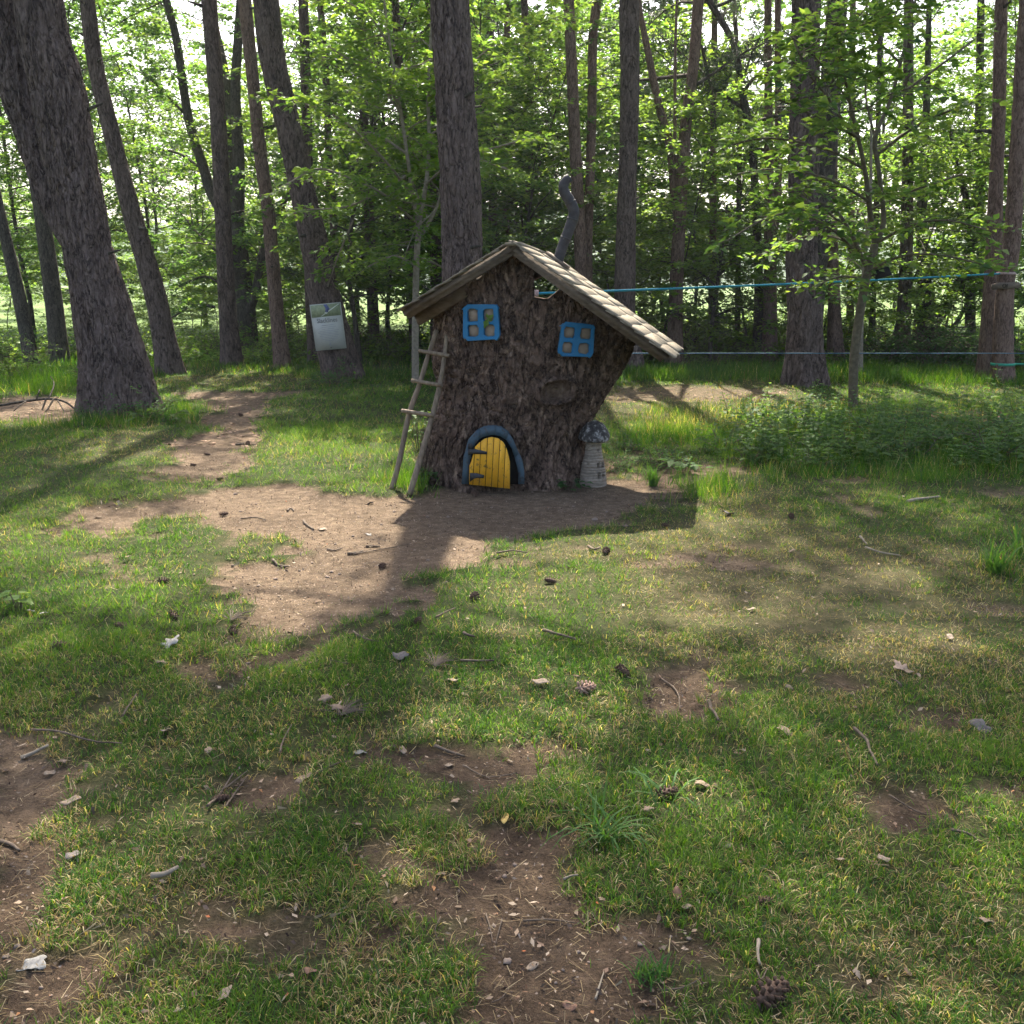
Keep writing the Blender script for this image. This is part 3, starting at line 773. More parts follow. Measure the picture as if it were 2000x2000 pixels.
def trunk_mesh(path, mat, bark=0.0, nseg=16, step=0.25, zfine=99, flare=0.25, seed=0, off=(0, 0, 0), lobes=5):
    P = smooth_path(path, step)
    if bark:     # fine rows only low down, where the bark can be seen close
        keep_ = (P[:, 2] < zfine) | (np.arange(len(P)) % max(1, int(.28/step)) == 0); keep_[-1] = True; P = P[keep_]
    T, U, W = frames(P[:, :3])
    h = P[:, 2]-P[0, 2]
    a = np.linspace(0, 2*math.pi, nseg, endpoint=False); ca, sa = np.cos(a), np.sin(a)
    R = P[:, 3][:, None]*np.ones(nseg)
    fl = np.exp(-h/(2.2*P[0, 3]+0.02))[:, None]
    R = R*(1+flare*fl*(0.5+0.9*np.cos(a*lobes+seed)[None]*0.6+0.3*np.cos(a*3+seed*2)[None]))
    V = P[:, None, :3] + R[:, :, None]*(U[:, None]*ca[None, :, None]+W[:, None]*sa[None, :, None])
    if bark:
        arc = (a[None]*P[:, 3].mean()); hh = np.concatenate([[0], np.cumsum(np.linalg.norm(np.diff(P[:, :3], axis=0), axis=1))])[:, None]*np.ones(nseg)
        rr = P[:, 3].mean()
        cx, cyy = ca[None]*rr*np.ones_like(hh), sa[None]*rr*np.ones_like(hh)
        wob = 0.035*vnoise(cx*9, cyy*9, hh*3, s=seed)
        n1 = fbm((cx+wob)*13, (cyy+wob)*13, hh*2.4, o=3, s=seed); n2 = fbm(cx*26, cyy*26, hh*5.5, o=2, s=seed+2)
        fr = np.mod(fbm(cx*9, cyy*9, hh*3.2, o=2, s=seed+4)*5, 1.0)
        d = .55-1.25*np.exp(-(n1/.085)**2)-.55*np.exp(-(n2/.09)**2)+.5*fr*fr+.35*fbm(cx*30, cyy*30, hh*12, o=2, s=seed+3)
        big = fbm(cx*2.2, cyy*2.2, hh*0.9, o=2, s=seed+5)
        Rn = (U[:, None]*ca[None, :, None]+W[:, None]*sa[None, :, None])
        V = V + Rn*(d*bark + big*bark*1.6)[:, :, None]
    V = V.reshape(-1, 3)-np.asarray(off)
    i = np.arange(len(P)-1)[:, None]*nseg; j = np.arange(nseg)[None]; k = (j+1) % nseg
    q = np.stack([i+j, i+k, i+nseg+k, i+nseg+j], -1).reshape(-1, 4)
    m = len(V); V = np.concatenate([V, P[-1:, :3]-np.asarray(off)]); b = (len(P)-1)*nseg
    t = [[b+x, b+(x+1) % nseg, m] for x in range(nseg)]
    return mesh('trunk', V, q, t, [mat], smooth=True), P
def pine(key, label, pts, H=16.0, mat='bark_pine', bark=0.0, nseg=18, step=0.22, crown=True, R=2.3, nl=26, per=14, z0=None, group='pine trunks standing in the wood', limbs=(), name='pine_tree', Y=None, seed=None, flare=0.42, n=9):
    seed = seed if seed is not None else (sum(ord(c) for c in key)*13) % 997
    rng = np.random.default_rng(seed)
    path = tree_path(pts, H, Y)
    root = link(name, None, loc=path[0, :3], label=label, cat='tree', group=group)
    off = path[0, :3]
    me, P = trunk_mesh(path, M[mat], bark, nseg, step, zfine=at(1000, 0, path[0, 1]).z+.6, seed=seed, off=off, flare=flare)
    link('trunk', me, root)
    for lp in limbs:
        A = np.array(lp, float)
        L = [[*at(x, y, path[0, 1]+dy), w*0.5*mpp(at(x, y, path[0, 1]+dy))] for x, y, w, dy in lp]
        L = np.array(L)
        if lp[-1][1] <= 2:      # leaves the frame: goes on up
            d = L[-1, :3]-L[-2, :3]; d /= np.linalg.norm(d)
            for s_, r_ in ((2.0, .75), (4.5, .4), (6.5, .12)):
                L = np.concatenate([L, [[*(L[len(lp)-1, :3]+d*s_+np.array([0, 0, .2*s_])), L[len(lp)-1, 3]*r_]]])
        me2, _ = trunk_mesh(L, M[mat], bark, max(8, nseg//2 if not bark else nseg*2//3), step, seed=seed+1, off=off, flare=0)
        link('limb', me2, root)
    if bark >= .004:      # dead branch stubs
        for _ in range(5):
            z = rng.uniform(1.6, at(1000, 0, path[0, 1]).z+.5); j = int(np.argmin(abs(P[:, 2]-z))); az = rng.random()*6.283
            d = np.array([math.cos(az), math.sin(az), rng.uniform(-.1, .5)]); L = rng.uniform(.06, .32); r = rng.uniform(.010, .022)
            s0 = P[j, :3]+d*P[j, 3]*.8; sb = MB(); sb.tube([s0, s0+d*(P[j, 3]*.2+L*.6), s0+d*(P[j, 3]*.2+L)+np.array([0, 0, -.03*L])], [r*1.5, r, r*.6], 7)
            link('branch_stub', sb.mesh('branch_stub', M['bark_dark'], True, off), root)
    if crown:
        w, mb = MB(), MB()
        pine_crown(rng, P, z0 or H*0.55, H*1.0, R, nl, w, mb, per, n=n)
        link('branches', w.mesh('branches', M['bark_dark'], True, off), root)
        link('crown', mb.mesh('crown', M['needle'], False, off), root)
    TREES[key] = (root, path, P)
    return root

pine('t1', 'huge leaning forked pine by the path with heavy cracked bark', [(236,806,118),(222,704,106),(195,580,97),(174,497,88),(159,414,87),(141,331,92),(126,249,95),(111,166,95),(88,83,92),(75,0,89)],
     H=18, bark=0.019, nseg=150, step=0.03, R=4.2, nl=56, per=36, z0=8.5, limbs=[[(150,470,60,.12),(118,400,72,.22),(90,330,74,.30),(62,249,72,.32),(37,166,74,.34),(17,83,75,.36),(-4,0,72,.36)]])
pine('t8', 'leaning pine carrying the slackline notice board', [(672,740,66),(634,580,57),(618,497,52),(590,373,48),(564,249,48),(534,124,48),(519,0,48)], H=19, bark=0.015, nseg=110, step=0.045, R=3.8, nl=56, per=34, z0=9)
pine('t13', 'thick straight pine rising right behind the stump house', [(913,804,82),(904,507,76),(900,362,76),(890,217,74),(884,109,72),(878,0,71)], H=19, bark=0.016, nseg=130, step=0.035, R=4.8, nl=110, per=56, z0=8.6)  # unseen upper crown widened to shade the foreground
pine('t21', 'thick upright pine with flared foot behind the slender grey sapling', [(1571,752,76),(1571,700,66),(1571,621,60),(1566,497,56),(1569,373,54),(1571,248,54),(1573,124,54),(1575,0,52)], H=20, bark=0.017, nseg=110, step=0.045, R=5.0, nl=104, per=46, z0=9.0)  # crown above the view made wide and dense for shade
pine('t16', 'tall straight pine beside the right eave of the stump house', [(1234,722,48),(1224,650,40),(1221,609,38),(1221,543,38),(1225,362,36),(1230,181,37),(1229,0,38)], H=17, bark=0.008, nseg=64, step=0.07, R=2.8, nl=34, per=20)
pine('t2', 'slim dark pine leaning left beyond the big forked pine', [(336,730,44),(304,580,39),(257,414,35),(215,249,31),(186,124,29),(170,0,27)], H=16, bark=0.007, nseg=56, step=0.08, R=2.4, nl=26, per=18)
pine('t5', 'straight dark pine in front of the many-stemmed broadleaf tree', [(454,712,36),(443,580,33),(435,414,31),(427,249,30),(418,124,30),(408,0,30)], H=17, bark=0.006, nseg=48, step=0.09, R=2.6, nl=28, per=18)
pine('t7', 'slim reddish pine between two darker trunks', [(552,716,30),(538,580,27),(524,414,25),(507,290,24),(495,166,23),(478,0,25)], H=16, mat='bark_red', bark=0.004, nseg=36, step=0.1, R=2.2, nl=24, per=16)
pine('t3', 'dark pine with ivy round its foot at the field edge', [(120,712,34),(104,580,33),(81,414,29),(62,290,28),(48,160,27),(30,0,26)], H=15, mat='bark_dark', nseg=24, R=2.2, nl=22)
pine('t4', 'thin dark pine at the very edge of the field', [(66,720,27),(33,559,25),(4,435,21),(-24,300,19),(-60,100,17)], H=14, mat='bark_dark', nseg=20, R=2.0, nl=20)
pine('t9', 'thin pine half hidden behind the notice board pine', [(615,708,24),(606,560,22),(599,224,20),(596,124,20),(592,0,19)], H=15, nseg=18, R=2.0, nl=18)
PG = 'slender pines deep among the foliage'
PL = 'slender pine trunk standing deep among the green foliage'
pine('t10', 'slender pine just right of the notice board pine', [(655,694,16),(651,417,15),(643,326,14),(636,145,14),(625,0,13)], H=14, nseg=12, group=PG, R=1.8, nl=16, n=8)
pine('t11', 'slender pine midway between the notice board pine and the stump house', [(732,692,24),(725,525,21),(720,398,20),(712,254,18),(709,145,18),(705,0,17)], H=15, nseg=16, group=PG, R=2.0, nl=18, n=8)
pine('t12', 'slender pine right behind the pale forking sapling', [(812,694,22),(803,507,20),(796,380,18),(787,235,16),(777,90,16),(772,0,15)], H=15, nseg=14, group=PG, R=2.0, nl=18, n=8)
pine('t13b', 'slender pine half hidden by the thick pine behind the house', [(852,700,24),(851,507,22),(850,300,20),(846,100,18),(842,0,17)], H=14, nseg=14, group=PG, R=1.8, nl=14, n=8)
pine('t14', 'slim pine behind the chimney pipe, leaning towards its twin', [(1142,716,28),(1136,560,24),(1133,471,24),(1125,326,23),(1118,163,21),(1111,0,21)], H=16, mat='bark_red', nseg=24, bark=0.003, step=0.1, R=2.2, nl=22)
pine('t15', 'slim pinkish pine crossing behind the pine at the chimney', [(1150,712,20),(1149,545,17),(1149,471,17),(1153,326,18),(1156,217,18),(1158,72,18),(1166,0,19)], H=16, mat='bark_red', nseg=20, R=2.2, nl=22)
pine('t18', 'pine with two leaning stems joining low behind the roof eave', [(1318,708,30),(1320,580,27),(1328,414,25),(1333,331,25),(1341,228,22),(1355,124,21),(1364,0,22)], H=16, mat='bark_red', nseg=24, R=2.6, nl=48, z0=4.6, per=18,
     limbs=[[(1325,440,16,.1),(1318,373,19,.1),(1310,290,18,.1),(1287,207,16,.1),(1262,83,13,.1),(1246,0,11,.1)], [(1316,330,7,-.1),(1318,270,7,-.1),(1319,100,6,-.1),(1322,0,5,-.1)]])
pine('t20', 'twin-stemmed pine standing left of the thick flared pine', [(1503,704,29),(1504,580,26),(1503,400,20),(1500,145,15),(1500,0,14)], H=16, mat='bark_red', nseg=20, R=2.2, nl=24, limbs=[[(1508,470,14,.1),(1519,400,14,.1),(1520,200,13,.1),(1519,0,12,.1)]])
pine('t22', 'straight pine just right of the thick flared pine', [(1632,706,33),(1629,580,23),(1624,414,22),(1627,207,20),(1627,41,20),(1627,0,19)], H=16, nseg=20, R=2.4, nl=26, mat='bark_red')
pine('t25', 'straight pine behind the sapling with a blue line crossing it', [(1762,702,30),(1767,580,26),(1771,455,24),(1773,290,21),(1775,0,18)], H=16, nseg=20, R=2.4, nl=26)
pine('t28', 'thicker pine of the close pair at the end of the blue line', [(1932,742,42),(1935,621,33),(1941,497,30),(1945,373,27),(1950,248,25),(1952,166,24),(1956,0,22)], H=17, mat='bark_red', bark=0.006, nseg=44, step=0.09, R=2.6, nl=30)
pine('t29', 'pine of the close pair with a green strap round its foot', [(1958,746,38),(1962,580,33),(1978,455,31),(1987,290,28),(1997,124,26),(2004,0,24)], H=17, mat='bark_red', bark=0.006, nseg=44, step=0.09, R=2.6, nl=30)
pine('anchor', 'pine that holds the far ends of the low blue and green lines', [(2170,742,44),(2172,500,38),(2178,200,34),(2182,0,32)], H=16, nseg=24, R=2.8, nl=30)
pine('t19', 'crooked dark pine leaning left above the twin-stemmed pine', [(1478,700,20),(1482,560,18),(1470,300,15),(1448,166,13),(1432,83,13),(1390,10,12),(1370,-40,11)], H=12, mat='bark_dark', nseg=14, R=2.3, nl=46, z0=3.8, per=22)
pine('t24', 'thin dark pine behind the trunk of the slender grey sapling', [(1701,694,14),(1706,560,12),(1712,400,11),(1716,200,10),(1720,0,9)], H=12, nseg=12, group=PG, R=1.6, nl=12, n=8, mat='bark_dark')
pine('t27', 'thin dark pine left of the close pine pair', [(1896,688,20),(1896,538,19),(1908,373,17),(1912,248,16),(1916,0,14)], H=14, nseg=14, group=PG, R=2.0, nl=16, n=8, mat='bark_dark')
for k_, (x_, y_, w_) in enumerate([(960,682,20),(985,680,16),(1030,684,18),(1390,690,16),(1440,688,12),(1660,688,16)]):
    pine('bg%d' % k_, (['slender pine trunk showing above the roof ridge']*3+['slender pine between the two-stemmed and crooked pines']*2+['slender pine behind the crown of the grey sapling'])[k_], [(x_,y_,w_),(x_+3,400,w_*.85),(x_+4,200,w_*.8),(x_+6*(1 if k_ % 2 else -1),0,w_*.75)], H=14+k_ % 3, nseg=12, group=PG, R=2.0, nl=16, n=8, mat='bark_red' if k_ % 2 else 'bark_pine')
# ------------------------------------------------------------------ many-stemmed and small leafy trees traced from their feet
def custom_tree(name, label, stems, seed, bark, leaf_mat, spray_limbs, H=None, leaf=(0.06, 0.1), ntw=9, lpt=16, tl=(0.3, 0.7), extra=0, tint0=0.5, group=None, exR=1.4, keep=None, grow_up=0.0):
    """stems: lists of (px,py,w,dy) at the depth of the first foot; spray_limbs: same, carrying leaves; extra: random side limbs"""
    rng = np.random.default_rng(seed)
    f = gp(stems[0][0][0], stems[0][0][1]); Y0 = f.y
    root = link(name, None, loc=f, label=label, cat='tree', group=group)
    off = np.array(f)
    def world(lp): return np.array([[*at(x, y, Y0+dy), w*.5*mpp(at(x, y, Y0+dy))] for x, y, w, dy in lp])
    lv, br = MB(), MB()
    carriers = []
    for n_, s in enumerate(stems):
        A = world(s)
        if n_ == 0: A[0, :3] = off - [0, 0, .06]
        if s[-1][1] <= 2 and grow_up:
            d = A[-1, :3]-A[-2, :3]; d /= np.linalg.norm(d); l0 = A[-1].copy()
            for s_, r_ in ((grow_up*.4, .7), (grow_up, .2)): A = np.concatenate([A, [[*(l0[:3]+d*s_), l0[3]*r_]]])
        me, P = trunk_mesh(A, M[bark], 0, 12, 0.12, seed=seed+n_, off=off, flare=0.2 if n_ == 0 else 0)
        link('trunk' if n_ == 0 else 'limb', me, root)
        carriers.append(P)
    for s in spray_limbs:
        A = smooth_path(world(s), 0.15)
        br.tube(A[:, :3], np.maximum(A[:, 3], .003), 5, False)
        L = np.linalg.norm(np.diff(A[:, :3], axis=0), axis=1).sum()
        sprays(A, rng, br, lv, ntw=max(4, int(ntw*L)), tl=tl, lpt=lpt, ls=leaf, start=0.12, tint0=tint0, keep=keep)
    for i in range(extra):
        P = carriers[rng.integers(1 if len(carriers) > 1 else 0, len(carriers))]
        j = rng.integers(int(len(P)*.30), len(P))
        az = rng.random()*6.283; e = rng.uniform(-0.1, .8)
        lb = limb_path(rng, P[j, :3], (math.cos(az)*math.cos(e), math.sin(az)*math.cos(e), math.sin(e)), exR*(0.5+0.8*rng.random()), 6, .5, -.2, min(.014, P[j, 3]*.6), .003)
        br.tube(lb[:, :3], lb[:, 3], 4, False)
        sprays(lb, rng, br, lv, ntw=ntw, tl=tl, lpt=lpt, ls=leaf, start=0.2, tint0=tint0, keep=keep)
    link('branches', br.mesh('branches', M[bark], True, off), root)
    link('crown', lv.mesh('crown', M[leaf_mat], False, off), root)
    return root

custom_tree('broadleaf_tree', 'dark many-stemmed broadleaf tree behind the straight dark pine',
    [[(483,692,42,0),(478,600,40,0),(470,520,36,0),(462,440,34,0)],
     [(463,470,30,0),(440,420,26,.1),(415,380,22,.2),(395,320,20,.3),(368,230,18,.3),(345,80,16,.3),(325,0,14,.3)],
     [(462,450,28,0),(452,330,24,.3),(447,200,22,.4),(420,60,18,.5),(400,0,16,.5)],
     [(464,450,26,0),(466,320,24,-.2),(460,180,20,-.2),(466,60,18,-.2),(470,0,17,-.2)],
     [(480,620,20,0),(498,575,17,-.3),(512,500,14,-.4),(536,430,12,-.6),(566,376,9,-.8)],
     [(478,560,12,.1),(440,505,9,.6),(400,470,7,1.0),(370,440,5,1.4)]],
    31, 'bark_dark', 'leaf', [[(440,560,6,.1),(400,540,5,.4),(350,560,4,.6)], [(420,600,6,.2),(380,595,5,0),(330,625,4,-.2)], [(395,330,6,.3),(350,300,5,.6),(300,290,4,1)], [(368,230,6,.3),(320,180,5,.2),(280,140,4,0)]],
    extra=90, leaf=(0.075, 0.13), ntw=12, lpt=21, exR=2.0, tint0=0.35, grow_up=5.0)
custom_tree('broadleaf_tree', 'stout broadleaf tree with limbs spreading low beyond the sapling',
    [[(1817,688,44,0),(1812,620,38,0),(1806,560,34,0)],
     [(1808,580,26,0),(1803,500,24,0),(1800,420,20,0),(1806,300,16,.2),(1812,120,12,.2),(1815,0,10,.3)],
     [(1816,640,26,0),(1846,600,24,.1),(1880,545,22,.3),(1900,490,19,.5),(1915,400,14,.8),(1930,250,10,1)],
     [(1818,660,12,-.3),(1860,640,9,-.5),(1885,600,7,-.6),(1905,560,5,-.8)],
     [(1920,570,15,.5),(1908,500,14,.5),(1890,400,12,.5),(1870,330,9,.5),(1855,250,7,.5)]],
    37, 'bark_dark', 'leaf', [], extra=60, leaf=(0.07, 0.12), ntw=11, lpt=20, exR=2.0, tint0=0.5, grow_up=4.0)
BBX = at(1725, 533, gp(1666, 804).y)
custom_tree('young_tree', 'slender grey sapling with leafy boughs standing in front of the nettles',
    [[(1666,804,18,0),(1668,704,18,0),(1678,621,17,0),(1693,538,16,0),(1709,476,15,0)],
     [(1709,478,11,0),(1700,420,10,-.1),(1697,393,10,-.2),(1689,331,9,-.3),(1676,269,8,-.4),(1660,200,6,-.5),(1640,90,5,-.6),(1630,0,4,-.7)],
     [(1709,476,11,0),(1726,435,10,.1),(1716,330,9,.2),(1709,269,9,.2),(1738,199,7,.3),(1759,124,6,.3),(1788,0,5,.4)],
     [(1695,530,9,0),(1668,468,8,-.2),(1635,414,6,-.4),(1597,393,5,-.6)],
     [(1676,269,6,-.4),(1656,250,6,-.6),(1614,186,5,-.8),(1581,145,5,-1),(1552,83,4,-1.2)]],
    41, 'bark_sapling', 'leaf',
    [[(1693,517,6,0),(1640,460,5,-.6),(1570,420,4,-1.0),(1500,425,4,-1.3),(1420,470,3,-1.6)], [(1700,500,6,.0),(1650,470,5,.4),(1580,460,4,.8),(1480,500,3,1.1)],
     [(1709,476,6,0),(1780,440,5,-.3),(1850,430,4,-.6),(1930,450,3,-.9)], [(1690,535,6,0),(1760,500,5,-.5),(1850,500,4,-.9),(1960,530,3,-1.2)],
     [(1697,393,6,-.2),(1620,350,5,-.5),(1520,330,4,-.8),(1440,340,3,-1.0)], [(1700,410,6,.1),(1790,370,5,.2),(1880,340,4,.2)],
     [(1689,331,6,-.3),(1610,290,5,-.2),(1500,270,4,0),(1400,290,3,.2)], [(1716,300,6,.2),(1800,240,5,-.2),(1900,200,4,-.5)], [(1676,269,6,-.4),(1600,230,5,-.8),(1510,190,4,-1.1)],
     [(1738,199,6,.3),(1820,140,5,.4),(1900,80,4,.5)], [(1660,200,5,-.5),(1590,110,4,-.6),(1530,60,3,-.8)], [(1709,269,5,.2),(1690,180,4,.6),(1700,90,3,.9)], [(1759,124,5,.3),(1700,60,4,0),(1690,-20,3,0)], [(1690,545,4,0),(1640,540,3,-.5),(1590,560,3,-.8)]],
    extra=22, leaf=(0.07, 0.135), ntw=8, lpt=21, tl=(0.28, 0.66), exR=1.2, tint0=0.62, grow_up=1.2,
    keep=lambda q: not (abs(q[0]-BBX[0]) < .42 and abs(q[2]-BBX[2]) < .26 and q[1] < BBX[1]+.15))
custom_tree('young_tree', 'pale thin sapling forking left of the stump house roof',
    [[(811,748,14,0),(811,660,14,0),(812,580,13,0),(814,500,12,0),(819,430,11,0)],
     [(818,440,9,0),(806,380,8,0),(795,300,7,-.2),(780,200,6,-.3),(762,90,5,-.4),(750,0,4,-.5)],
     [(819,432,9,0),(832,360,8,0),(838,280,7,.1),(836,180,6,.2),(842,60,5,.2),(846,0,4,.2)],
     [(816,470,8,0),(840,430,7,.2),(858,390,6,.3),(870,330,5,.5)]],
    43, 'bark_pale', 'leaf_lime',
    [[(815,520,5,0),(770,500,4,-.5),(720,520,3,-.8)], [(818,440,6,0),(750,380,5,-.7),(690,350,4,-1.2),(620,330,4,-1.6),(560,360,3,-1.9)], [(806,380,6,0),(740,300,5,-.6),(660,230,4,-1.1),(560,190,3,-1.6)],
     [(795,300,6,-.2),(730,260,5,0),(680,270,4,.2)], [(780,200,5,-.3),(700,130,4,-.6),(640,90,3,-1)], [(832,360,6,0),(880,320,5,-.8),(960,290,4,-1.2),(1040,270,4,-1.4)], [(838,280,6,.1),(900,300,5,-1.0),(990,330,4,-1.4)],
     [(762,90,5,-.4),(720,30,4,-.8),(670,0,3,-1)], [(836,180,5,.2),(900,140,4,-.7),(960,90,3,-1.0)], [(815,500,5,0),(860,520,4,.4),(880,540,3,.6)], [(800,340,5,-.1),(690,400,4,-.5),(600,410,3,-.9)], [(690,430,4,0),(660,500,3,.3),(640,560,3,.5)]],
    extra=34, leaf=(0.065, 0.125), ntw=11, lpt=24, tl=(0.28, 0.66), exR=1.2, tint0=0.5, grow_up=1.0)
custom_tree('young_tree', 'pale slim sapling close behind the slender grey sapling',
    [[(1680,733,11,0),(1682,621,10,0),(1690,500,8,0),(1700,380,6,0),(1702,200,4,0)]], 47, 'bark_pale', 'leaf', [], extra=10, leaf=(0.06, 0.1), ntw=6, lpt=14, exR=.9)
custom_tree('young_tree', 'low leafy sapling growing under the right end of the roof',
    [[(1385,706,9,0),(1390,640,8,0),(1400,560,7,0),(1412,480,5,0),(1420,400,4,0)]], 48, 'bark_dark', 'leaf_lime',
    [[(1392,620,5,0),(1440,600,4,-.3),(1490,610,3,-.6)], [(1390,650,5,0),(1340,620,4,-.4),(1290,600,3,-.8)], [(1400,560,5,0),(1350,520,4,-.3),(1290,510,3,-.6)], [(1402,540,5,0),(1450,500,4,0),(1510,500,3,-.4)]],
    extra=18, leaf=(0.05, 0.09), ntw=8, lpt=16, exR=1.1, tint0=.5)

# ------------------------------------------------------------------ understorey and far trees: a few kinds, many individuals
VAR = [broadleaf_variant(101, 6.5, 0.7, 2.3, 38, M['leaf'], M['bark_dark'], ntw=15, lpt=25, ls=(.05, .15), tint0=0.5),
       broadleaf_variant(102, 8.0, 1.0, 2.6, 44, M['leaf'], M['bark_dark'], ntw=15, lpt=24, ls=(.05, .15), tint0=0.65, r0=.07),
       broadleaf_variant(103, 5.0, 0.4, 2.0, 32, M['leaf_lime'], M['bark_dark'], ntw=14, lpt=25, ls=(.065, .125), tint0=0.55, r0=.035),
       broadleaf_variant(104, 9.5, 2.2, 2.9, 46, M['leaf'], M['bark_dark'], ntw=15, lpt=24, ls=(.07, .125), tint0=0.33, r0=.08),
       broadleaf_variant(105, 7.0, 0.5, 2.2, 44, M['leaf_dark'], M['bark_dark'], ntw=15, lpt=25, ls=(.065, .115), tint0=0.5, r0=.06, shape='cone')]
VL = [('broadleaf_tree', 'mid green leafy tree filling the gaps between the pine trunks'),
      ('broadleaf_tree', 'tall airy green tree reaching up between the pines'),
      ('young_tree', 'small bright lime green tree growing at the wood edge'),
      ('broadleaf_tree', 'tall deeper green tree with a high leafy crown'),
      ('evergreen_tree', 'dark green dense tree in the shade of the wood')]
rngU = random.Random(5)
SHORT = {'t1': 'huge forked pine', 't8': 'notice board pine', 't13': 'house-side pine', 't21': 'thick flared pine', 't16': 'eave-side pine', 't2': 'slim leaning dark pine', 't5': 'straight dark pine',
         't7': 'slim reddish pine', 't14': 'chimney pine', 't18': 'two-stemmed pine', 't20': 'twin-stemmed pine', 't22': 'neighbour of the flared pine', 't25': 'blue-line pine', 't28': 'close pine pair', 'anchor': 'line-holding pine', 't19': 'crooked dark pine', 't11': 'pines left of the house'}
SPX = {'t1': 180, 't8': 640, 't13': 905, 't21': 1571, 't16': 1225, 't2': 300, 't5': 443, 't7': 538, 't14': 1135, 't18': 1322, 't20': 1503, 't22': 1629, 't25': 1767, 't28': 1945, 'anchor': 2172, 't19': 1475, 't11': 728}
USED = set()
KW = {0: 'mid green leafy tree', 1: 'tall airy green tree', 2: 'small lime green tree', 3: 'tall deep green tree', 4: 'dark dense green tree'}
def near_label(px, d, lb):
    kind = [KW[q] for q in KW if VL[q][1] == lb]
    if not kind: return lb
    o = sorted(SPX, key=lambda t: abs(SPX[t]-px))
    far = 'close behind' if d < 20.5 else 'behind' if d < 25 else 'well behind' if d < 31 else 'far behind'
    for t in ('%s %s the %s' % (kind[0], far, SHORT[o[0]]), '%s %s %s and %s' % (kind[0], far, SHORT[o[0]], SHORT[o[1]])):
        if t not in USED: USED.add(t); return t
    return t
spots = [  # px of foot, distance, kind, scale
    (700,18.5,1,.95),(760,21,0,1.1),(690,24,3,1.0),(640,27,1,1.1),(800,25,1,1.1),(870,20,0,1.0),(930,17.5,1,.85),(960,22,0,1.15),(1010,19,0,1.0),(1040,26,3,1.1),(1070,21,2,1.3),(1100,30,4,1.5),(1150,24,0,1.3),(1185,20.5,2,1.1),
    (1260,23,2,1.4),(1300,27,1,1.2),(1290,19.5,2,.9),(1360,22,0,1.0),(1400,30,1,1.4),(1470,20,2,1.0),(1545,21,0,.9),(1610,20,2,.9),(1660,24,0,1.1),(1745,19.5,2,.9),
    (1790,26,0,1.2),(1850,22,2,1.1),(1940,25,0,1.1),(1990,21,1,.9),(2030,18.5,0,1.0),(2080,27,3,1.2),(900,32,4,1.6),(1000,34,3,1.4),(1200,36,4,1.7),(1500,36,3,1.5),(1750,38,3,1.5),(800,36,3,1.5),(700,34,0,1.5),
    (1000,28,4,1.3),(1300,31,4,1.5),(850,30,4,1.4),(1180,29,4,1.4),
    (600,22.5,2,1.0),(560,27,2,1.2),(650,20,2,.8)]
spots += [(x, d, k, s) for x, d, k, s in [(390,34,2,.8),(330,42,2,.95),(440,46,2,1.2),(250,52,2,1.0),(500,38,2,.9),(180,46,2,.9),(90,40,2,1.0),(20,52,2,1.1),(-60,34,0,1.1),(10,30,2,.6),(420,30,2,.45),(300,31,2,.4),(200,33,2,.45),(520,30,2,.5),(300,25,2,.42),(370,26,2,.5),(440,27,2,.55),(510,25,2,.5),(580,24,2,.55),(220,27,2,.45),(150,26,2,.4)]]
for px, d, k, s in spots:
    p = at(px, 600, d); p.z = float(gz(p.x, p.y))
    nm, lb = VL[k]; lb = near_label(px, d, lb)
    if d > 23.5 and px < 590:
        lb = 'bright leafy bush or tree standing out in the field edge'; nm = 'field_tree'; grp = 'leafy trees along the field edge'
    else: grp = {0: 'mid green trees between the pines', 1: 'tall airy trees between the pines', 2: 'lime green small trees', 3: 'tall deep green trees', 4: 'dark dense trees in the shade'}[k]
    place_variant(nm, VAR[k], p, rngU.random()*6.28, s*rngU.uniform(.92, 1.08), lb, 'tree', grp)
# tall crowns on the left, seen against the sky, and the hedge line across the field
for px, d, k, s in [(60,26,3,1.1),(240,25,3,1.0),(330,28,1,1.15),(150,30,3,1.15),(-40,22,1,1.0),(560,31,3,1.2),(290,33,1,1.3),(110,35,3,1.2),(400,34,3,1.15),(200,23,1,.8)]:
    p = at(px, 600, d); p.z = float(gz(p.x, p.y))
    place_variant('broadleaf_tree', VAR[k], p, rngU.random()*6.28, s, 'tall thin-crowned tree standing against the open sky by the field', 'tree', 'trees against the sky by the field')
for i in range(26):
    px = -150 + i*32 + rngU.uniform(-12, 12); d = rngU.uniform(88, 125)
    p = at(px, 600, d); p.z = 0
    place_variant('hedge_tree', VAR[[0, 1, 3, 2][i % 4]], p, rngU.random()*6.28, rngU.uniform(.8, 1.5), 'distant round tree in the hedge line across the field', 'tree', 'trees of the far hedge line')

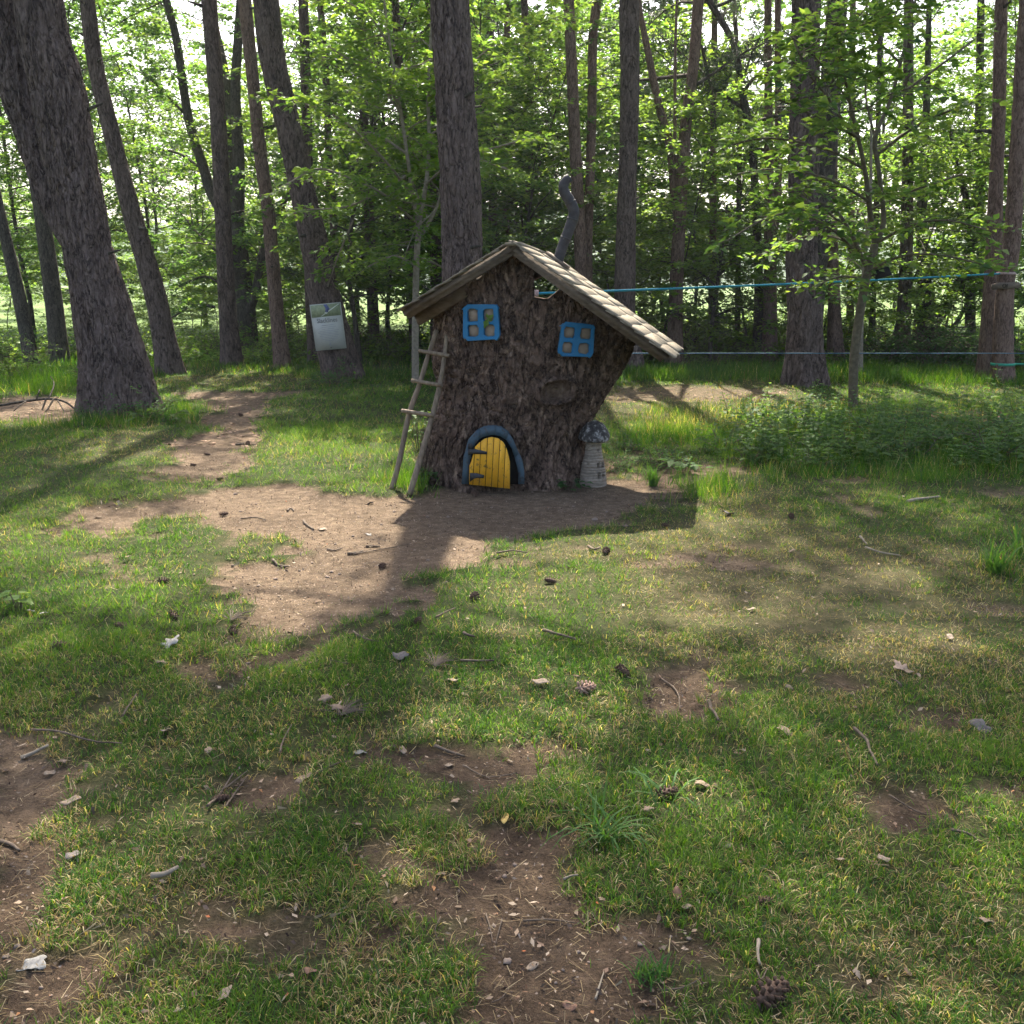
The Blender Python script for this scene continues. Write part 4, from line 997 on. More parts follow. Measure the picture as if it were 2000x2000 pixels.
# tall broadleaf trees added unseen so that their crowns shade the clearing
def add_shade_tree(label, X, Y, H, R, seed, z0, nl, r=0.2):
    rng = np.random.default_rng(seed)
    root = link('added_shade_tree', None, loc=(X, Y, float(gz(X, Y))), label=label, cat='tree', group='tall trees added for shade')
    off = np.array(root.location)
    path = np.array([[X, Y, off[2]-.06, r], [X+.1, Y, H*.4, r*.8], [X-.1, Y+.2, H*.75, r*.5], [X, Y, H, r*.1]])
    me, P = trunk_mesh(path, M['bark_dark'], 0, 18, .3, seed=seed, off=off); link('trunk', me, root)
    br, lv = MB(), MB()
    def keep(q):
        sx, sy = q[0]-SXY[0]*q[2], q[1]-SXY[1]*q[2]
        return rng.random() > .98*float(lookup(LIT, np.array([sx]), np.array([sy]))[0])  # twigs dropped to leave sun patches on the ground
    for i in range(nl):
        f = (i+rng.random())/nl; z = z0+(H-z0)*f; j = min(int(np.searchsorted(P[:, 2], z)), len(P)-1)
        az = i*2.4+rng.normal(0, .4); e = .15+.5*f
        lb = limb_path(rng, P[j, :3], (math.cos(az)*math.cos(e), math.sin(az)*math.cos(e), math.sin(e)), R*(1.05-.55*f)*(.7+.5*rng.random()), 6, .5, 0, .05, .01)
        if (lookup(LIT, *shade_xy(lb[2:])) > .5).sum() >= 2 and rng.random() < .93: continue
        br.tube(lb[:, :3], lb[:, 3], 4, False)
        sprays(lb, rng, br, lv, ntw=12, tl=(.5, 1.1), lpt=20, ls=(.09, .15), start=.2, keep=keep, tint0=.4)
    link('branches', br.mesh('branches', M['bark_dark'], True, off), root); link('crown', lv.mesh('crown', M['leaf'], False, off), root)
add_shade_tree('unseen broadleaf tree added at the right to shade the clearing', 6.9, 12.2, 17, 5.4, 61, 7.0, 62)
add_shade_tree('broadleaf tree added behind the thick flared pine to shade the clearing', 5.33, 18.6, 20, 4.6, 62, 11.5, 44)
add_shade_tree('unseen broadleaf tree added at the left to shade the clearing', -7.6, 11.0, 16, 4.6, 63, 7.0, 40)

# ------------------------------------------------------------------ low bushes, undergrowth, nettles
def bush_variant(seed, R, H, n, mat, ls=(.05, .09), tint0=.5):
    rng = np.random.default_rng(seed); br, lv = MB(), MB()
    for i in range(n):
        az = rng.random()*6.283; e = rng.uniform(.25, 1.4)
        lb = limb_path(rng, (rng.normal(0, .08), rng.normal(0, .08), -.04), (math.cos(az)*math.cos(e), math.sin(az)*math.cos(e), math.sin(e)), R*math.cos(e)*.8+H*math.sin(e), 5, .5, -.25, .010, .003)
        br.tube(lb[:, :3], lb[:, 3], 4, False)
        sprays(lb, rng, br, lv, ntw=6, tl=(.18, .42), lpt=13, ls=ls, start=.15, tint0=tint0)
    return br.mesh('stems', M['twig'], True), lv.mesh('foliage', mat)
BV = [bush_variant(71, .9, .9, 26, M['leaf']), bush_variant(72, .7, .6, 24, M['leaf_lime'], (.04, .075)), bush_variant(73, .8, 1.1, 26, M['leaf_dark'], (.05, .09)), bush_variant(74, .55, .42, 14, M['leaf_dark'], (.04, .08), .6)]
def bush(kind, loc, s, label, group=None, name='bush'):
    r = link(name, None, loc=loc, rot=(0, 0, rngU.random()*6.28), label=label, cat='bush', group=group); r.scale = (s, s, s)
    link('stems', BV[kind][0], r); link('foliage', BV[kind][1], r); return r
BL = {0: ('leafy green bush in the undergrowth beneath the trees', 'green undergrowth bushes'), 1: ('low bush with lime leaves standing in for sunlit undergrowth', 'bright undergrowth bushes'),
      2: ('dark leafy bush in the shade of the wood', 'dark undergrowth bushes')}  # bright bushes get lime leaves in place of sunlight
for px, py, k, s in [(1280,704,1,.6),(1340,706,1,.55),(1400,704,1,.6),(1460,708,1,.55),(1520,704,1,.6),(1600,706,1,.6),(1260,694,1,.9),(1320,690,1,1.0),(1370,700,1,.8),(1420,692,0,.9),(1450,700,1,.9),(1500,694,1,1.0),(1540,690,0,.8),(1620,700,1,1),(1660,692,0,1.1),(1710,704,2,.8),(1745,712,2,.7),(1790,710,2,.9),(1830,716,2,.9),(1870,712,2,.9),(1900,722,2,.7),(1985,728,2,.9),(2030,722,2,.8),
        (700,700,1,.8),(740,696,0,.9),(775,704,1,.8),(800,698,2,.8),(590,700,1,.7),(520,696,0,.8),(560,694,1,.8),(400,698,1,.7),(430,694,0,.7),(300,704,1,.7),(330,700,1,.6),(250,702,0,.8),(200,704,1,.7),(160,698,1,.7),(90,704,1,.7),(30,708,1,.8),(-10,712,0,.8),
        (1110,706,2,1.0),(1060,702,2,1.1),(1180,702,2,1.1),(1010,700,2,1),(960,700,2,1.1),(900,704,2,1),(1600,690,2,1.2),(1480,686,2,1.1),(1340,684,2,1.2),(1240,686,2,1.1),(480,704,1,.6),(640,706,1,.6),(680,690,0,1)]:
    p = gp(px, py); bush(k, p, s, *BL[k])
bush(0, gp(40, 740), .62, 'pale leafy bramble mound beyond the fallen brash', name='bramble')
bush(0, gp(190, 762), .42, 'low pale bramble clump against the huge forked pine', name='bramble')
bush(3, gp(122, 700), 1.3, 'ivy bush thickly clothing the foot of the dark field-edge pine', name='ivy')
bush(3, gp(655, 752), .62, 'dark ivy at the foot of the notice board pine', name='ivy')
bush(3, gp(285, 822), .6, 'trailing bramble with broad leaves at the foot of the forked pine', name='bramble')
bush(3, gp(195, 822), .4, 'small dark bramble by the end of the fallen branch', name='bramble')
bush(3, gp(1290, 905), .40, 'low weed with broad leaves beside the bare soil patch', name='weed')
bush(3, gp(1205, 915), .28, 'small weed growing between the toadstool and the long grass', name='weed')

for k_, (px, py, s) in enumerate([(1420,880,.5),(1490,850,.55),(1540,890,.5),(1600,845,.6),(1640,895,.5),(1700,860,.6),(1760,900,.55),(1790,845,.6),(1850,880,.6),(1900,850,.55),(1950,900,.6),(1990,860,.6),(1460,905,.4),(1230,880,.35),(1580,915,.4)]):
    bush(3, gp(px, py), s, 'low dark leafy weed clump among the nettles', 'weed clumps among the nettles', 'weed')
def undergrowth():
    rng = np.random.default_rng(88); n = 34000
    y = 18.5+22*rng.random(n)**1.3; x = (rng.random(n)*2-1)*(0.6*y+2)
    k = ~((x < -3) & (y > 30)) & (vnoise(x*.6, y*.6, s=4) > -.35)
    x, y = x[k], y[k]; n = len(x)
    z = gz(x, y)+0.02+(0.32+.3*np.clip(vnoise(x*.5, y*.5, s=9), -.5, 1))*rng.random(n)
    ax = rng.normal(size=(n, 3))*[1, 1, .35]; up = np.array([0, 0, 1.])+rng.normal(0, .45, (n, 3))
    sz = rng.uniform(.06, .13, n)
    V, t, C = leaf_set(np.stack([x, y, z], 1), ax, up, sz, sz*.6, np.clip(.5+rng.normal(0, .25, n), 0, 1))
    link('undergrowth', mesh('undergrowth', V, None, t, [M['leaf_lime']], attrs={'tint': C}), kind='stuff', label='low leafy ground cover under the trees', cat='undergrowth')  # lime leaf colour stands in for sun on the ground cover
undergrowth()

def nettle_variant(seed, H, pairs, ls):
    rng = np.random.default_rng(seed); st, lv = MB(), MB()
    p = limb_path(rng, (0, 0, -.03), (rng.normal(0, .12), rng.normal(0, .12), 1), H, 6, .2, 0, .004, .002)
    st.tube(p[:, :3], p[:, 3], 4, False)
    for i in range(pairs):
        f = .18+.82*(i+.5)/pairs; a = f*6; j = min(int(a), 5); q = p[j, :3]*(1-(a-j))+p[j+1, :3]*(a-j)
        az = (i % 2)*1.57+rng.normal(0, .3)
        for s in (0, math.pi):
            ax = np.array([[math.cos(az+s), math.sin(az+s), .25+rng.normal(0, .2)]]); sz = ls*(1.15-.75*f)*(0.8+.4*rng.random())
            # 6-point pointed leaf: two quads either side of the rib
            ax = ax[0]/np.linalg.norm(ax[0]); sd = np.cross(ax, [0, 0, 1.]); sd /= np.linalg.norm(sd); nm = np.cross(sd, ax)
            b = q+ax*.012; L = sz; w = sz*.30
            m1, m2, tip = b+ax*L*.3, b+ax*L*.65-nm*L*.05, b+ax*L-nm*L*.22
            V = [b, m1+sd*w+nm*w*.4, m2+sd*w*.8+nm*w*.2, tip, m2-sd*w*.8+nm*w*.2, m1-sd*w+nm*w*.4, m1, m2]
            lv.add(V, [[6, 7, 2, 1], [6, 5, 4, 7]], [[0, 6, 1], [0, 5, 6], [7, 3, 2], [7, 4, 3]], np.clip(.45+rng.normal(0, .25), 0, 1)*np.ones(3))
    V, q, t = lv.arrays(); V2, q2, t2 = st.arrays()
    n0 = len(V)
    return mesh('nettle', np.concatenate([V, V2]), np.concatenate([q, q2+n0]), t, [M['leaf'], M['leaf']], mi=[0]*len(q)+[1]*len(q2)+[0]*len(t),
                attrs={'tint': np.concatenate([np.concatenate(lv.c), np.full((len(V2), 3), .4)])})
NV = [nettle_variant(s, h, p, l) for s, h, p, l in ((1, .44, 8, .12), (2, .36, 7, .115), (3, .52, 9, .115), (4, .30, 6, .11))]
rn = random.Random(12)
nb = 0
quad = [(1370,812),(2050,800),(2050,925),(1450,915)]
while nb < 235:
    u, v = rn.random(), rn.random()
    a = (quad[0][0]+(quad[1][0]-quad[0][0])*u, quad[0][1]+(quad[1][1]-quad[0][1])*u); b = (quad[3][0]+(quad[2][0]-quad[3][0])*u, quad[3][1]+(quad[2][1]-quad[3][1])*u)
    px, py = a[0]+(b[0]-a[0])*v, a[1]+(b[1]-a[1])*v
    if rn.random() > .35+.65*min(1, (px-1350)/350): continue
    p = gp(px, py)
    if abs(px-1668) < 26 and 790 < py < 880: continue
    s = rn.uniform(.65, 1.2)*(0.85 if py > 890 else 1)
    o = link('nettle', NV[nb % 4], loc=p, rot=(0, 0, rn.random()*6.28), label='dark green nettle growing in the weedy patch round the grey sapling', cat='nettle', group='nettles in the weedy patch'); o.scale = (s, s, s)
    nb += 1
# ------------------------------------------------------------------ the tree-stump house
M['shingle'] = mat_wood('weathered_shingle', (0.13, 0.105, 0.072), (0.27, 0.225, 0.16), gs=(9, 60, 60), rough=0.8)
M['beam'] = mat_wood('roof_beam_wood', (0.075, 0.055, 0.038), (0.17, 0.13, 0.095), gs=(10, 40, 40))
M['rail'] = mat_wood('grey_pole_wood', (0.10, 0.072, 0.047), (0.25, 0.19, 0.13), gs=(40, 40, 5))
M['blue'] = mat_wood('blue_paint', (0.02, 0.10, 0.20), (0.03, 0.16, 0.30), paint=(0.016, 0.145, 0.30), wear=0.63, rough=0.55, gs=(50, 50, 50))
M['slate'] = mat_wood('faded_blue_paint', (0.035, 0.040, 0.045), (0.07, 0.075, 0.08), paint=(0.048, 0.080, 0.102), wear=0.52, rough=0.7, gs=(50, 50, 50))
M['yellow'] = mat_wood('yellow_paint', (0.10, 0.06, 0.02), (0.2, 0.13, 0.05), paint=(0.72, 0.36, 0.022), wear=0.575, rough=0.55, gs=(60, 60, 8))
M['ply'] = mat_wood('bare_board', (0.22, 0.16, 0.11), (0.40, 0.31, 0.235), gs=(8, 8, 50))
M['black'] = mat_plain('plain_black', (0.012, 0.011, 0.011), 0.7, 0.2)
M['iron'] = mat_plain('black_iron', (0.022, 0.022, 0.024), 0.55, 0.4, .4, 60)
M['pipe'] = mat_plain('grey_pipe', (0.045, 0.042, 0.043), 0.75, 0.2, .35, 18, bmp=.25)
YF = float(ground(1000, 948).y)
YC = YF + 0.50
house = link('stump_house', None, loc=(float(ground(985, 945).x), YC, 0.0), label='tree stump carved into a crooked little house with blue windows and yellow door', cat='play house')
HO = np.array(house.location)
def hm(mb, name, mat, parent=None, smooth=False):
    return link(name, mb.mesh(name, M[mat] if isinstance(mat, str) else mat, smooth, HO), parent or house)
# roof corner points
FY = YF - 0.24
rF = np.array(at(1001, 470, FY)); rL = np.array(at(783, 604, FY+0.22)); rR = np.array(at(1308, 691, FY-0.27))
rFb = np.array(at(1082, 500, FY+1.22)); rLb = rL + (rFb-rF)*0.95 + np.array([-.10, 0, 0.02]); rRb = np.array(at(1329, 678, FY+0.95))
def bil(a, b, c, d, u, v): return (a*(1-u)+b*u)*(1-v) + (c*(1-u)+d*u)*v     # u ridge->eave, v front->back
def roof_z(x, y):
    """height of the roof board underside over plan points"""
    z = np.full(np.shape(x), 9.0)
    for e, eb in ((rL, rLb), (rR, rRb)):
        n = np.cross(e-rF, rFb-rF); z = np.minimum(z, rF[2] - (n[0]*(x-rF[0])+n[1]*(y-rF[1]))/n[2])
    return z - 0.060
# stump body
prof = np.array([[831,1133,955],[831,1131,935],[833,1132,905],[833,1133,873],[838,1137,840],[847,1150,819],[851,1166,796],[858,1190,758],[852,1206,735],[847,1224,705],[847,1240,661],[850,1247,640],[853,1256,600],[858,1262,560],[862,1266,500]], float)
pz, pl, pr = [], [], []
for l, r, y in prof:
    a, b = at(l, y, YC), at(r, y, YC); pz.append(a.z); pl.append(a.x); pr.append(b.x)
pz = np.array(pz); o_ = np.argsort(pz); pz, pl, pr = pz[o_], np.array(pl)[o_], np.array(pr)[o_]
NT, NZ = 400, 270
th = np.linspace(0, 2*math.pi, NT, endpoint=False)
def superr(t, n=2.35):
    c, s = np.cos(t), np.sin(t); k = (np.abs(c)**n+np.abs(s)**n)**(-1/n); return c*k, s*k
cth, sth = superr(th)
def section(z):
    l, r = np.interp(z, pz, pl), np.interp(z, pz, pr)
    return (l+r)/2, (r-l)/2
def dep(z): return np.interp(z, [0, .25, .8, 1.4, 1.8], [.50, .47, .50, .56, .56])
def notch(x, y, z):
    s = y/YC*1.0
    x0, x1 = at(1046, 560, YC).x*s, at(1104, 560, YC).x*s
    xm = at(1073, 560, YC).x*s; fl = at(1073, 586, YC).z; rt = at(1098, 556, YC).z
    k = np.where(x < xm, fl+.02*(xm-x)/(xm-x0+1e-9), fl+(rt-fl)*np.maximum((x-xm)/(x1-xm), 0)**1.2)
    return np.where((x > x0-.004) & (x < x1), np.minimum(z, k), z)
top = np.full(NT, 1.5)
for _ in range(12):
    c, w = section(top); x = c+w*cth; y = YC+dep(top)*sth
    top = 0.5*top + 0.5*np.minimum(roof_z(x, y)+0.030, 1.80)
c, w = section(top); xt = c+w*cth; yt = YC+dep(top)*sth
top = notch(xt, yt, top)
tt = np.linspace(0, 1, NZ)[:, None]
Z = np.minimum(-0.07 + tt*(top.max()+0.07), top[None])
cx, cw = section(Z); d_ = dep(Z)
fl = np.exp(-np.maximum(Z, 0)/.10)*(0.05+0.035*np.cos(th*7+1)[None]+.02*np.cos(th*13)[None])
X = cx+(cw+fl)*cth[None]; Y = YC+(d_+fl)*sth[None]
nx_, ny_ = cth[None]*np.ones_like(Z), sth[None]*np.ones_like(Z); ln = np.hypot(nx_, ny_); nx_, ny_ = nx_/ln, ny_/ln
wx = .05*vnoise(X*6, Y*6, Z*4, s=301)
f1, f2 = worley((X+wx)*20, (Y+wx)*20, Z*15, s=302)
lowz = sstep(.62, .30, Z)
n1 = fbm((X+wx)*11, (Y+wx)*11, Z*(4.2-2.0*lowz), o=3, s=303); n2 = fbm(X*26, Y*26, Z*(11-6*lowz), o=2, s=304)
fr = np.mod(fbm((X+wx)*8, (Y+wx)*8, Z*5, o=3, s=306)*9, 1.0)
dsp = .010-.017*np.exp(-(n1/.075)**2)-.010*np.exp(-(n2/.09)**2)+.010*fr*fr*(1-.4*lowz) + .004*(sstep(.03, .34, f2-f1)-.5)
dsp = dsp + .022*fbm(X*2.6, Y*2.6, Z*2.2, o=3, s=310) + .006*fbm(X*18, Y*18, Z*11, o=3, s=311)
# vertical root ribs low down
ang = np.arctan2(sth, cth)[None]*np.ones_like(Z)
dsp += .024*np.sin(ang*24+3*vnoise(Z*3, ang*2, s=9))*np.exp(-((Z-.2)/.28)**2)
# the healed branch scar
sc = np.array(at(1085, 765, YC-.5)); dx_, dz_ = X-sc[0], Z-sc[2]
u_ = dx_*.86+dz_*.5; v_ = -dx_*.5+dz_*.86
rs = np.hypot(u_/.145, v_/.085)*(1+.25*np.sin(np.arctan2(v_, u_)*2+.6)*.6)
front = (sth < 0)[None]
kn = front*np.exp(-(rs/.80)**6)
dsp = dsp*(1-.7*kn)+front*(.055*np.exp(-((rs-1.0)/.22)**2) - .030*np.exp(-(rs/.62)**2)) + kn*.006*np.sin(rs*22)
X2 = X+nx_*dsp; Y2 = Y+ny_*dsp
V = np.stack([X2, Y2, Z], -1).reshape(-1, 3)-HO
i = np.arange(NZ-1)[:, None]*NT; j = np.arange(NT)[None]; k = (j+1) % NT
quads = np.stack([i+j, i+k, i+NT+k, i+NT+j], -1).reshape(-1, 4)
# top: join front half to back half at equal x
b0 = (NZ-1)*NT
tq = []
for a in range(NT//2):
    f_a, f_b = (NT-a) % NT, (NT-a-1) % NT        # front half (theta < 0)
    tq.append([b0+a, b0+(a+1) % NT, b0+f_b, b0+f_a])
tq = [q for q in tq if len(set(q)) == 4]
stump_me = mesh('trunk', V, np.concatenate([quads, tq]), None, [M['bark_stump']], smooth=True, attrs={'knot': (kn*.85*np.ones_like(Z)).ravel()})
link('stump', stump_me, house)
def front_y(px, py):
    """distance of the stump's front face behind a photo pixel"""
    Yq = YC-.5
    for _ in range(6):
        p = at(px, py, Yq); c, w = section(p.z); u = min(.97, abs((p.x-c)/w))
        Yq = YC-float(dep(p.z))*(1-u**2.35)**(1/2.35)
    return Yq

# roof: boards, barge boards, rafters, shingles
def slab(mb, a, b, c, d, t0, t1):
    """four corners, thickness from t0 to t1 along the normal"""
    n = np.cross(b-a, d-a); n /= np.linalg.norm(n); n = n if n[2] > 0 else -n
    P = [p+n*t0 for p in (a, b, c, d)]+[p+n*t1 for p in (a, b, c, d)]
    mb.add(P, [[0, 3, 2, 1], [4, 5, 6, 7], [0, 1, 5, 4], [1, 2, 6, 5], [2, 3, 7, 6], [3, 0, 4, 7]])
mb = MB()
slab(mb, rF, rL, rLb, rFb, -.055, -.022); slab(mb, rF, rR, rRb, rFb, -.055, -.0225)
roof = hm(mb, 'roof', 'beam')
for e, eb, sg in ((rL, rLb, -1), (rR, rRb, 1)):
    fw = np.array([0, -1.0, 0])
    # barge board: a plank on edge along the front gable
    for nm, v0, v1, dn, dd in (('barge_board', .015, .05, .010, .080), ('rafter', .16, .21, .055, .135 if sg < 0 else .075), ('rafter', .88, .93, .055, .12 if sg < 0 else .07)):
        mb = MB()
        a, b = bil(rF, e, rFb, eb, .0, v0), bil(rF, e, rFb, eb, .985, v0); a2, b2 = bil(rF, e, rFb, eb, 0, v1), bil(rF, e, rFb, eb, .985, v1)
        n = np.cross(e-rF, rFb-rF); n /= np.linalg.norm(n); n = n if n[2] > 0 else -n
        P = [a-n*dn, b-n*dn, b2-n*dn, a2-n*dn, a-n*dd, b-n*dd, b2-n*dd, a2-n*dd]
        mb.add(P, [[0, 1, 2, 3], [4, 7, 6, 5], [0, 4, 5, 1], [1, 5, 6, 2], [2, 6, 7, 3], [3, 7, 4, 0]])
        hm(mb, nm, 'beam', roof)
rs_ = random.Random(3)
def shingles(e, eb, courses, cols):
    n = np.cross(e-rF, rFb-rF); n /= np.linalg.norm(n); n = n if n[2] > 0 else -n
    for ci in range(courses):
        u0, u1 = ci/courses, (ci+1)/courses
        vs_ = np.linspace(-.035, 1.03, cols+1); vs_[1:-1] += np.array([rs_.uniform(-.05, .05)+(.5/cols if ci % 2 else 0)*.5 for _ in range(cols-1)])
        for c_ in range(cols):
            v0, v1 = vs_[c_]+.004, vs_[c_+1]-.004
            ov = .025+.02*rs_.random(); k = 6; lo = []
            lift = .011+.005*rs_.random(); hi_l = .004
            ph = rs_.random()*6.28
            # rows from head to butt, wavy butt edge
            mbx = MB(); V = []
            um = (u0+u1)/2
            for layer in (0, 1):
                for row, (uu, l) in enumerate(((max(-.01, u0-.03), hi_l), (um, (lift+hi_l)/2+.006), (u1+ov/1.3, lift))):
                    for q_ in range(k):
                        vv = v0+(v1-v0)*q_/(k-1)
                        wav = (.006*math.sin(ph+q_*2.1)+rs_.uniform(-.003, .003)) if row == 2 else 0
                        cup = .006*math.cos((q_/(k-1)-.5)*math.pi)
                        V.append(bil(rF, e, rFb, eb, uu+wav, vv)+n*(l+cup-.020+layer*.009))
            Q = []
            for row in range(2):
                for q_ in range(k-1):
                    a = row*k+q_; b = 3*k+a
                    Q += [[a, a+k, a+k+1, a+1], [b, b+1, b+k+1, b+k]]
            ring = list(range(k))+[2*k-1, 3*k-1]+list(range(3*k-2, 2*k-1, -1))+[k]
            Q += [[ring[m_], ring[(m_+1) % len(ring)], 3*k+ring[(m_+1) % len(ring)], 3*k+ring[m_]] for m_ in range(len(ring))]
            mbx.add(V, Q)
            hm(mbx, 'shingle', 'shingle', roof)
shingles(rR, rRb, 11, 2)
shingles(rL, rLb, 7, 3)
mb = MB(); nU = np.array([0, 0, 1.])
slab(mb, rF+[-.05, -.04, -.035], rF+[.05, -.04, -.030], rFb+[.05, .02, -.030], rFb+[-.05, .02, -.035], .0, .022)
hm(mb, 'ridge_cap', 'shingle', roof)
# crooked chimney pipe
cp = [(1089,512,24,.78),(1100,478,24,.78),(1112,447,25,.78),(1121,415,25,.78),(1113,393,25,.78),(1102,375,24,.78),(1101,361,23,.78),(1108,350,21,.78),(1113,346,19,.78)]
CPW = np.array([[*at(x, y, FY+d), w*.5*mpp(at(x, y, FY+d))] for x, y, w, d in cp])
A = smooth_path(CPW, .02)
mb = MB(); A[:, 3] *= .86
mb.tube(A[:, :3], A[:, 3], 20, True)
ch = hm(mb, 'chimney_pipe', 'pipe', None, True)
mb = MB()
for t_ in (.30, .52, .74):
    j_ = int(t_*(len(A)-3)); mb.tube(A[j_:j_+2, :3]+(A[j_+1:j_+2, :3]-A[j_:j_+1, :3])*np.array([[0], [-.3]]), A[j_, 3]*1.05, 20, True)
hm(mb, 'pipe_seam', 'pipe', ch, True)
mb = MB(); nR = np.cross(rR-rF, rFb-rF); nR /= np.linalg.norm(nR); nR = nR if nR[2] > 0 else -nR
dR = (rR-rF)/np.linalg.norm(rR-rF); c0 = CPW[0, :3]+np.array([0, 0, .012])
B_ = np.stack([dR, np.cross(nR, dR), nR], 1)
mb.box(c0, (.19, .17, .03), B_); hm(mb, 'flashing', 'beam', ch)

# windows: rounded blue frames with four openings over bare board
def curve_mesh(name, loops, extrude, bev, mat):
    cu = bpy.data.curves.new(name, 'CURVE'); cu.dimensions = '2D'; cu.fill_mode = 'BOTH'; cu.extrude = extrude; cu.bevel_depth = bev; cu.bevel_resolution = 1
    for lp in loops:
        s = cu.splines.new('POLY'); s.points.add(len(lp)-1); s.use_cyclic_u = True
        for p_, (x, y) in zip(s.points, lp): p_.co = (x, y, 0, 1)
    o = bpy.data.objects.new(name, cu); COL.objects.link(o)
    dg = bpy.context.evaluated_depsgraph_get(); dg.update()
    me = bpy.data.meshes.new_from_object(o.evaluated_get(dg)); bpy.data.objects.remove(o); me.materials.clear(); me.materials.append(mat)
    return me
def rrect(x0, y0, x1, y1, r, rng=None, w=0):
    pts = []
    for cx_, cy_, a0 in ((x1-r, y1-r, 0), (x0+r, y1-r, 90), (x0+r, y0+r, 180), (x1-r, y0+r, 270)):
        for k_ in range(5):
            a = math.radians(a0+k_*22.5); pts.append((cx_+r*math.cos(a), cy_+r*math.sin(a)))
        if w: pass
    if w: pts = [(x+w*math.sin(y*3+x), y+w*math.sin(x*3+1.3*y)) for x, y in pts]
    return pts
def window(tl, tr, br, bl, holes, seed):
    """corner pixels; holes in 0..100 units of the frame"""
    ys = [front_y(*p) for p in (tl, tr, br, bl)]
    yl, yr = min(ys[0], ys[3])-.046, min(ys[1], ys[2])-.046
    a, b, d = np.array(at(*tl, yl)), np.array(at(*tr, yr)), np.array(at(*bl, yl))
    ux = b-a; W_ = np.linalg.norm(ux); ux /= W_; uy = a-d; uy -= ux*uy.dot(ux); H_ = np.linalg.norm(uy); uy /= H_; uz = np.cross(ux, uy)
    R = Matrix(np.stack([ux, uy, uz], 1).tolist()).to_4x4(); R.translation = Vector((d-HO).tolist())
    f = lambda lp: [(x/100*W_, y/100*H_) for x, y in lp]
    loops = [f(rrect(1, 1, 99, 99, 13, w=2.2))]+[f(rrect(*h, 9, w=1.2)) for h in holes]
    me = curve_mesh('window', loops, .011, .004, M['blue'])
    o = link('window', me, house); o.matrix_local = R
    for h in holes:
        mb = MB(); x0, y0, x1, y1 = [v/100 for v in h]
        mb.box(((x0+x1)/2*W_, (y0+y1)/2*H_, -.030), ((x1-x0+.10)*W_, (y1-y0+.10)*H_, .042))
        link('pane', mb.mesh('pane', M['ply']), o)
    return o
# holes: x0,y0,x1,y1 from the bottom left
w1 = window((908,596), (978,594), (977,666), (907,665), [(11, 9, 44, 45), (56, 9, 89, 45), (11, 51, 44, 90), (56, 51, 87, 90)], 1)
w2 = window((1094,629), (1161,634), (1154,701), (1090,694), [(8, 8, 41, 43), (55, 8, 89, 44), (9, 53, 43, 89), (57, 53, 91, 89)], 2)
# a green leaf caught on the left window
pl_ = np.array(at(953, 622, front_y(953, 622)-.075))
mb = MB()
for ax_, L_ in (((-.35, -.1, -.9), .075), ((.7, -.1, .45), .05), ((-.2, -.1, .8), .04), ((.5, 0, -.3), .035)):
    v, t, c_ = leaf_set(pl_[None], np.array([ax_]), np.array([[0, -1., .2]]), [L_], [L_*.6], np.array([.8]))
    mb.add(v, None, t, c_)
link('green_leaf', mb.mesh('green_leaf', M['leaf_lime'], False, pl_), loc=pl_, label='fresh green leaf caught on the blue window frame', cat='leaf')

# door: flat black panel for the dark recess, arched surround of blocks, yellow planks, hinges
z6 = lambda x, y: (880+x*.16563, 820+y*.16563)
def yfro(px, py, d): return at(px, py, YF+d)
outer = [(128,760),(140,600),(150,450),(200,260),(290,160),(345,120),(400,95),(500,82),(530,84),(600,100),(680,160),(740,260),(800,400),(855,520),(872,640),(872,760)]
inner = [(215,760),(220,600),(228,490),(255,380),(290,290),(335,235),(380,205),(470,182),(520,180),(580,190),(660,240),(715,330),(755,450),(785,560),(800,640),(798,760)]
YD = -.035
mb = MB(); mb.prism([yfro(*z6(x, y), YD) for x, y in inner[::-1]], (0, 1, 0), .12); recess_panel = hm(mb, 'dark_doorway_panel', 'black')  # darkness of the recess is put into a flat black panel
for a_, b_ in ((0, 3), (3, 5), (5, 8), (8, 10), (10, 12), (12, 15)):
    poly = [yfro(*z6(*outer[k_]), YD-.05) for k_ in range(a_, b_+1)]+[yfro(*z6(*inner[k_]), YD-.05) for k_ in range(b_, a_-1, -1)]
    mb = MB(); n_ = b_-a_+1
    P = np.array([list(p) for p in poly]); nn = len(P)
    mid_ = P.mean(0); P2 = mid_+(P-mid_)*.992
    Vb = np.concatenate([P2, P2+[0, .15, 0]])
    Q = [[k_, (k_+1) % nn, nn+(k_+1) % nn, nn+k_] for k_ in range(nn)]
    for k_ in range(n_-1): Q += [[k_, nn-1-k_, nn-2-k_, k_+1]]
    mb.add(Vb, Q); hm(mb, 'arch_block', 'slate', recess_panel)
outl = [(-999,1),(219,560),(250,470),(290,320),(340,270),(400,225),(480,205),(560,220),(620,265),(655,320),(690,450),(712,560)]
ox = np.array([o[0] for o in outl[1:]], float); oy = np.array([o[1] for o in outl[1:]], float)
joints = [(222,216),(288,262),(357,335),(436,408),(511,482),(584,555),(652,625),(704,702)]     # x at top / x at bottom
ybot = lambda x: 762+(x-220)*.104
def dooryoff(x): return YD-.062-.085*(x-215)/490.0
mb = MB()
pts = [(x, y+6) for x, y in outl[1:]]+[(698, ybot(698)-6), (224, ybot(224)-6)]
mb.prism([yfro(*z6(x, y), dooryoff(x)+.014) for x, y in pts], (0, 1, 0), .012)
door = hm(mb, 'door', 'black')
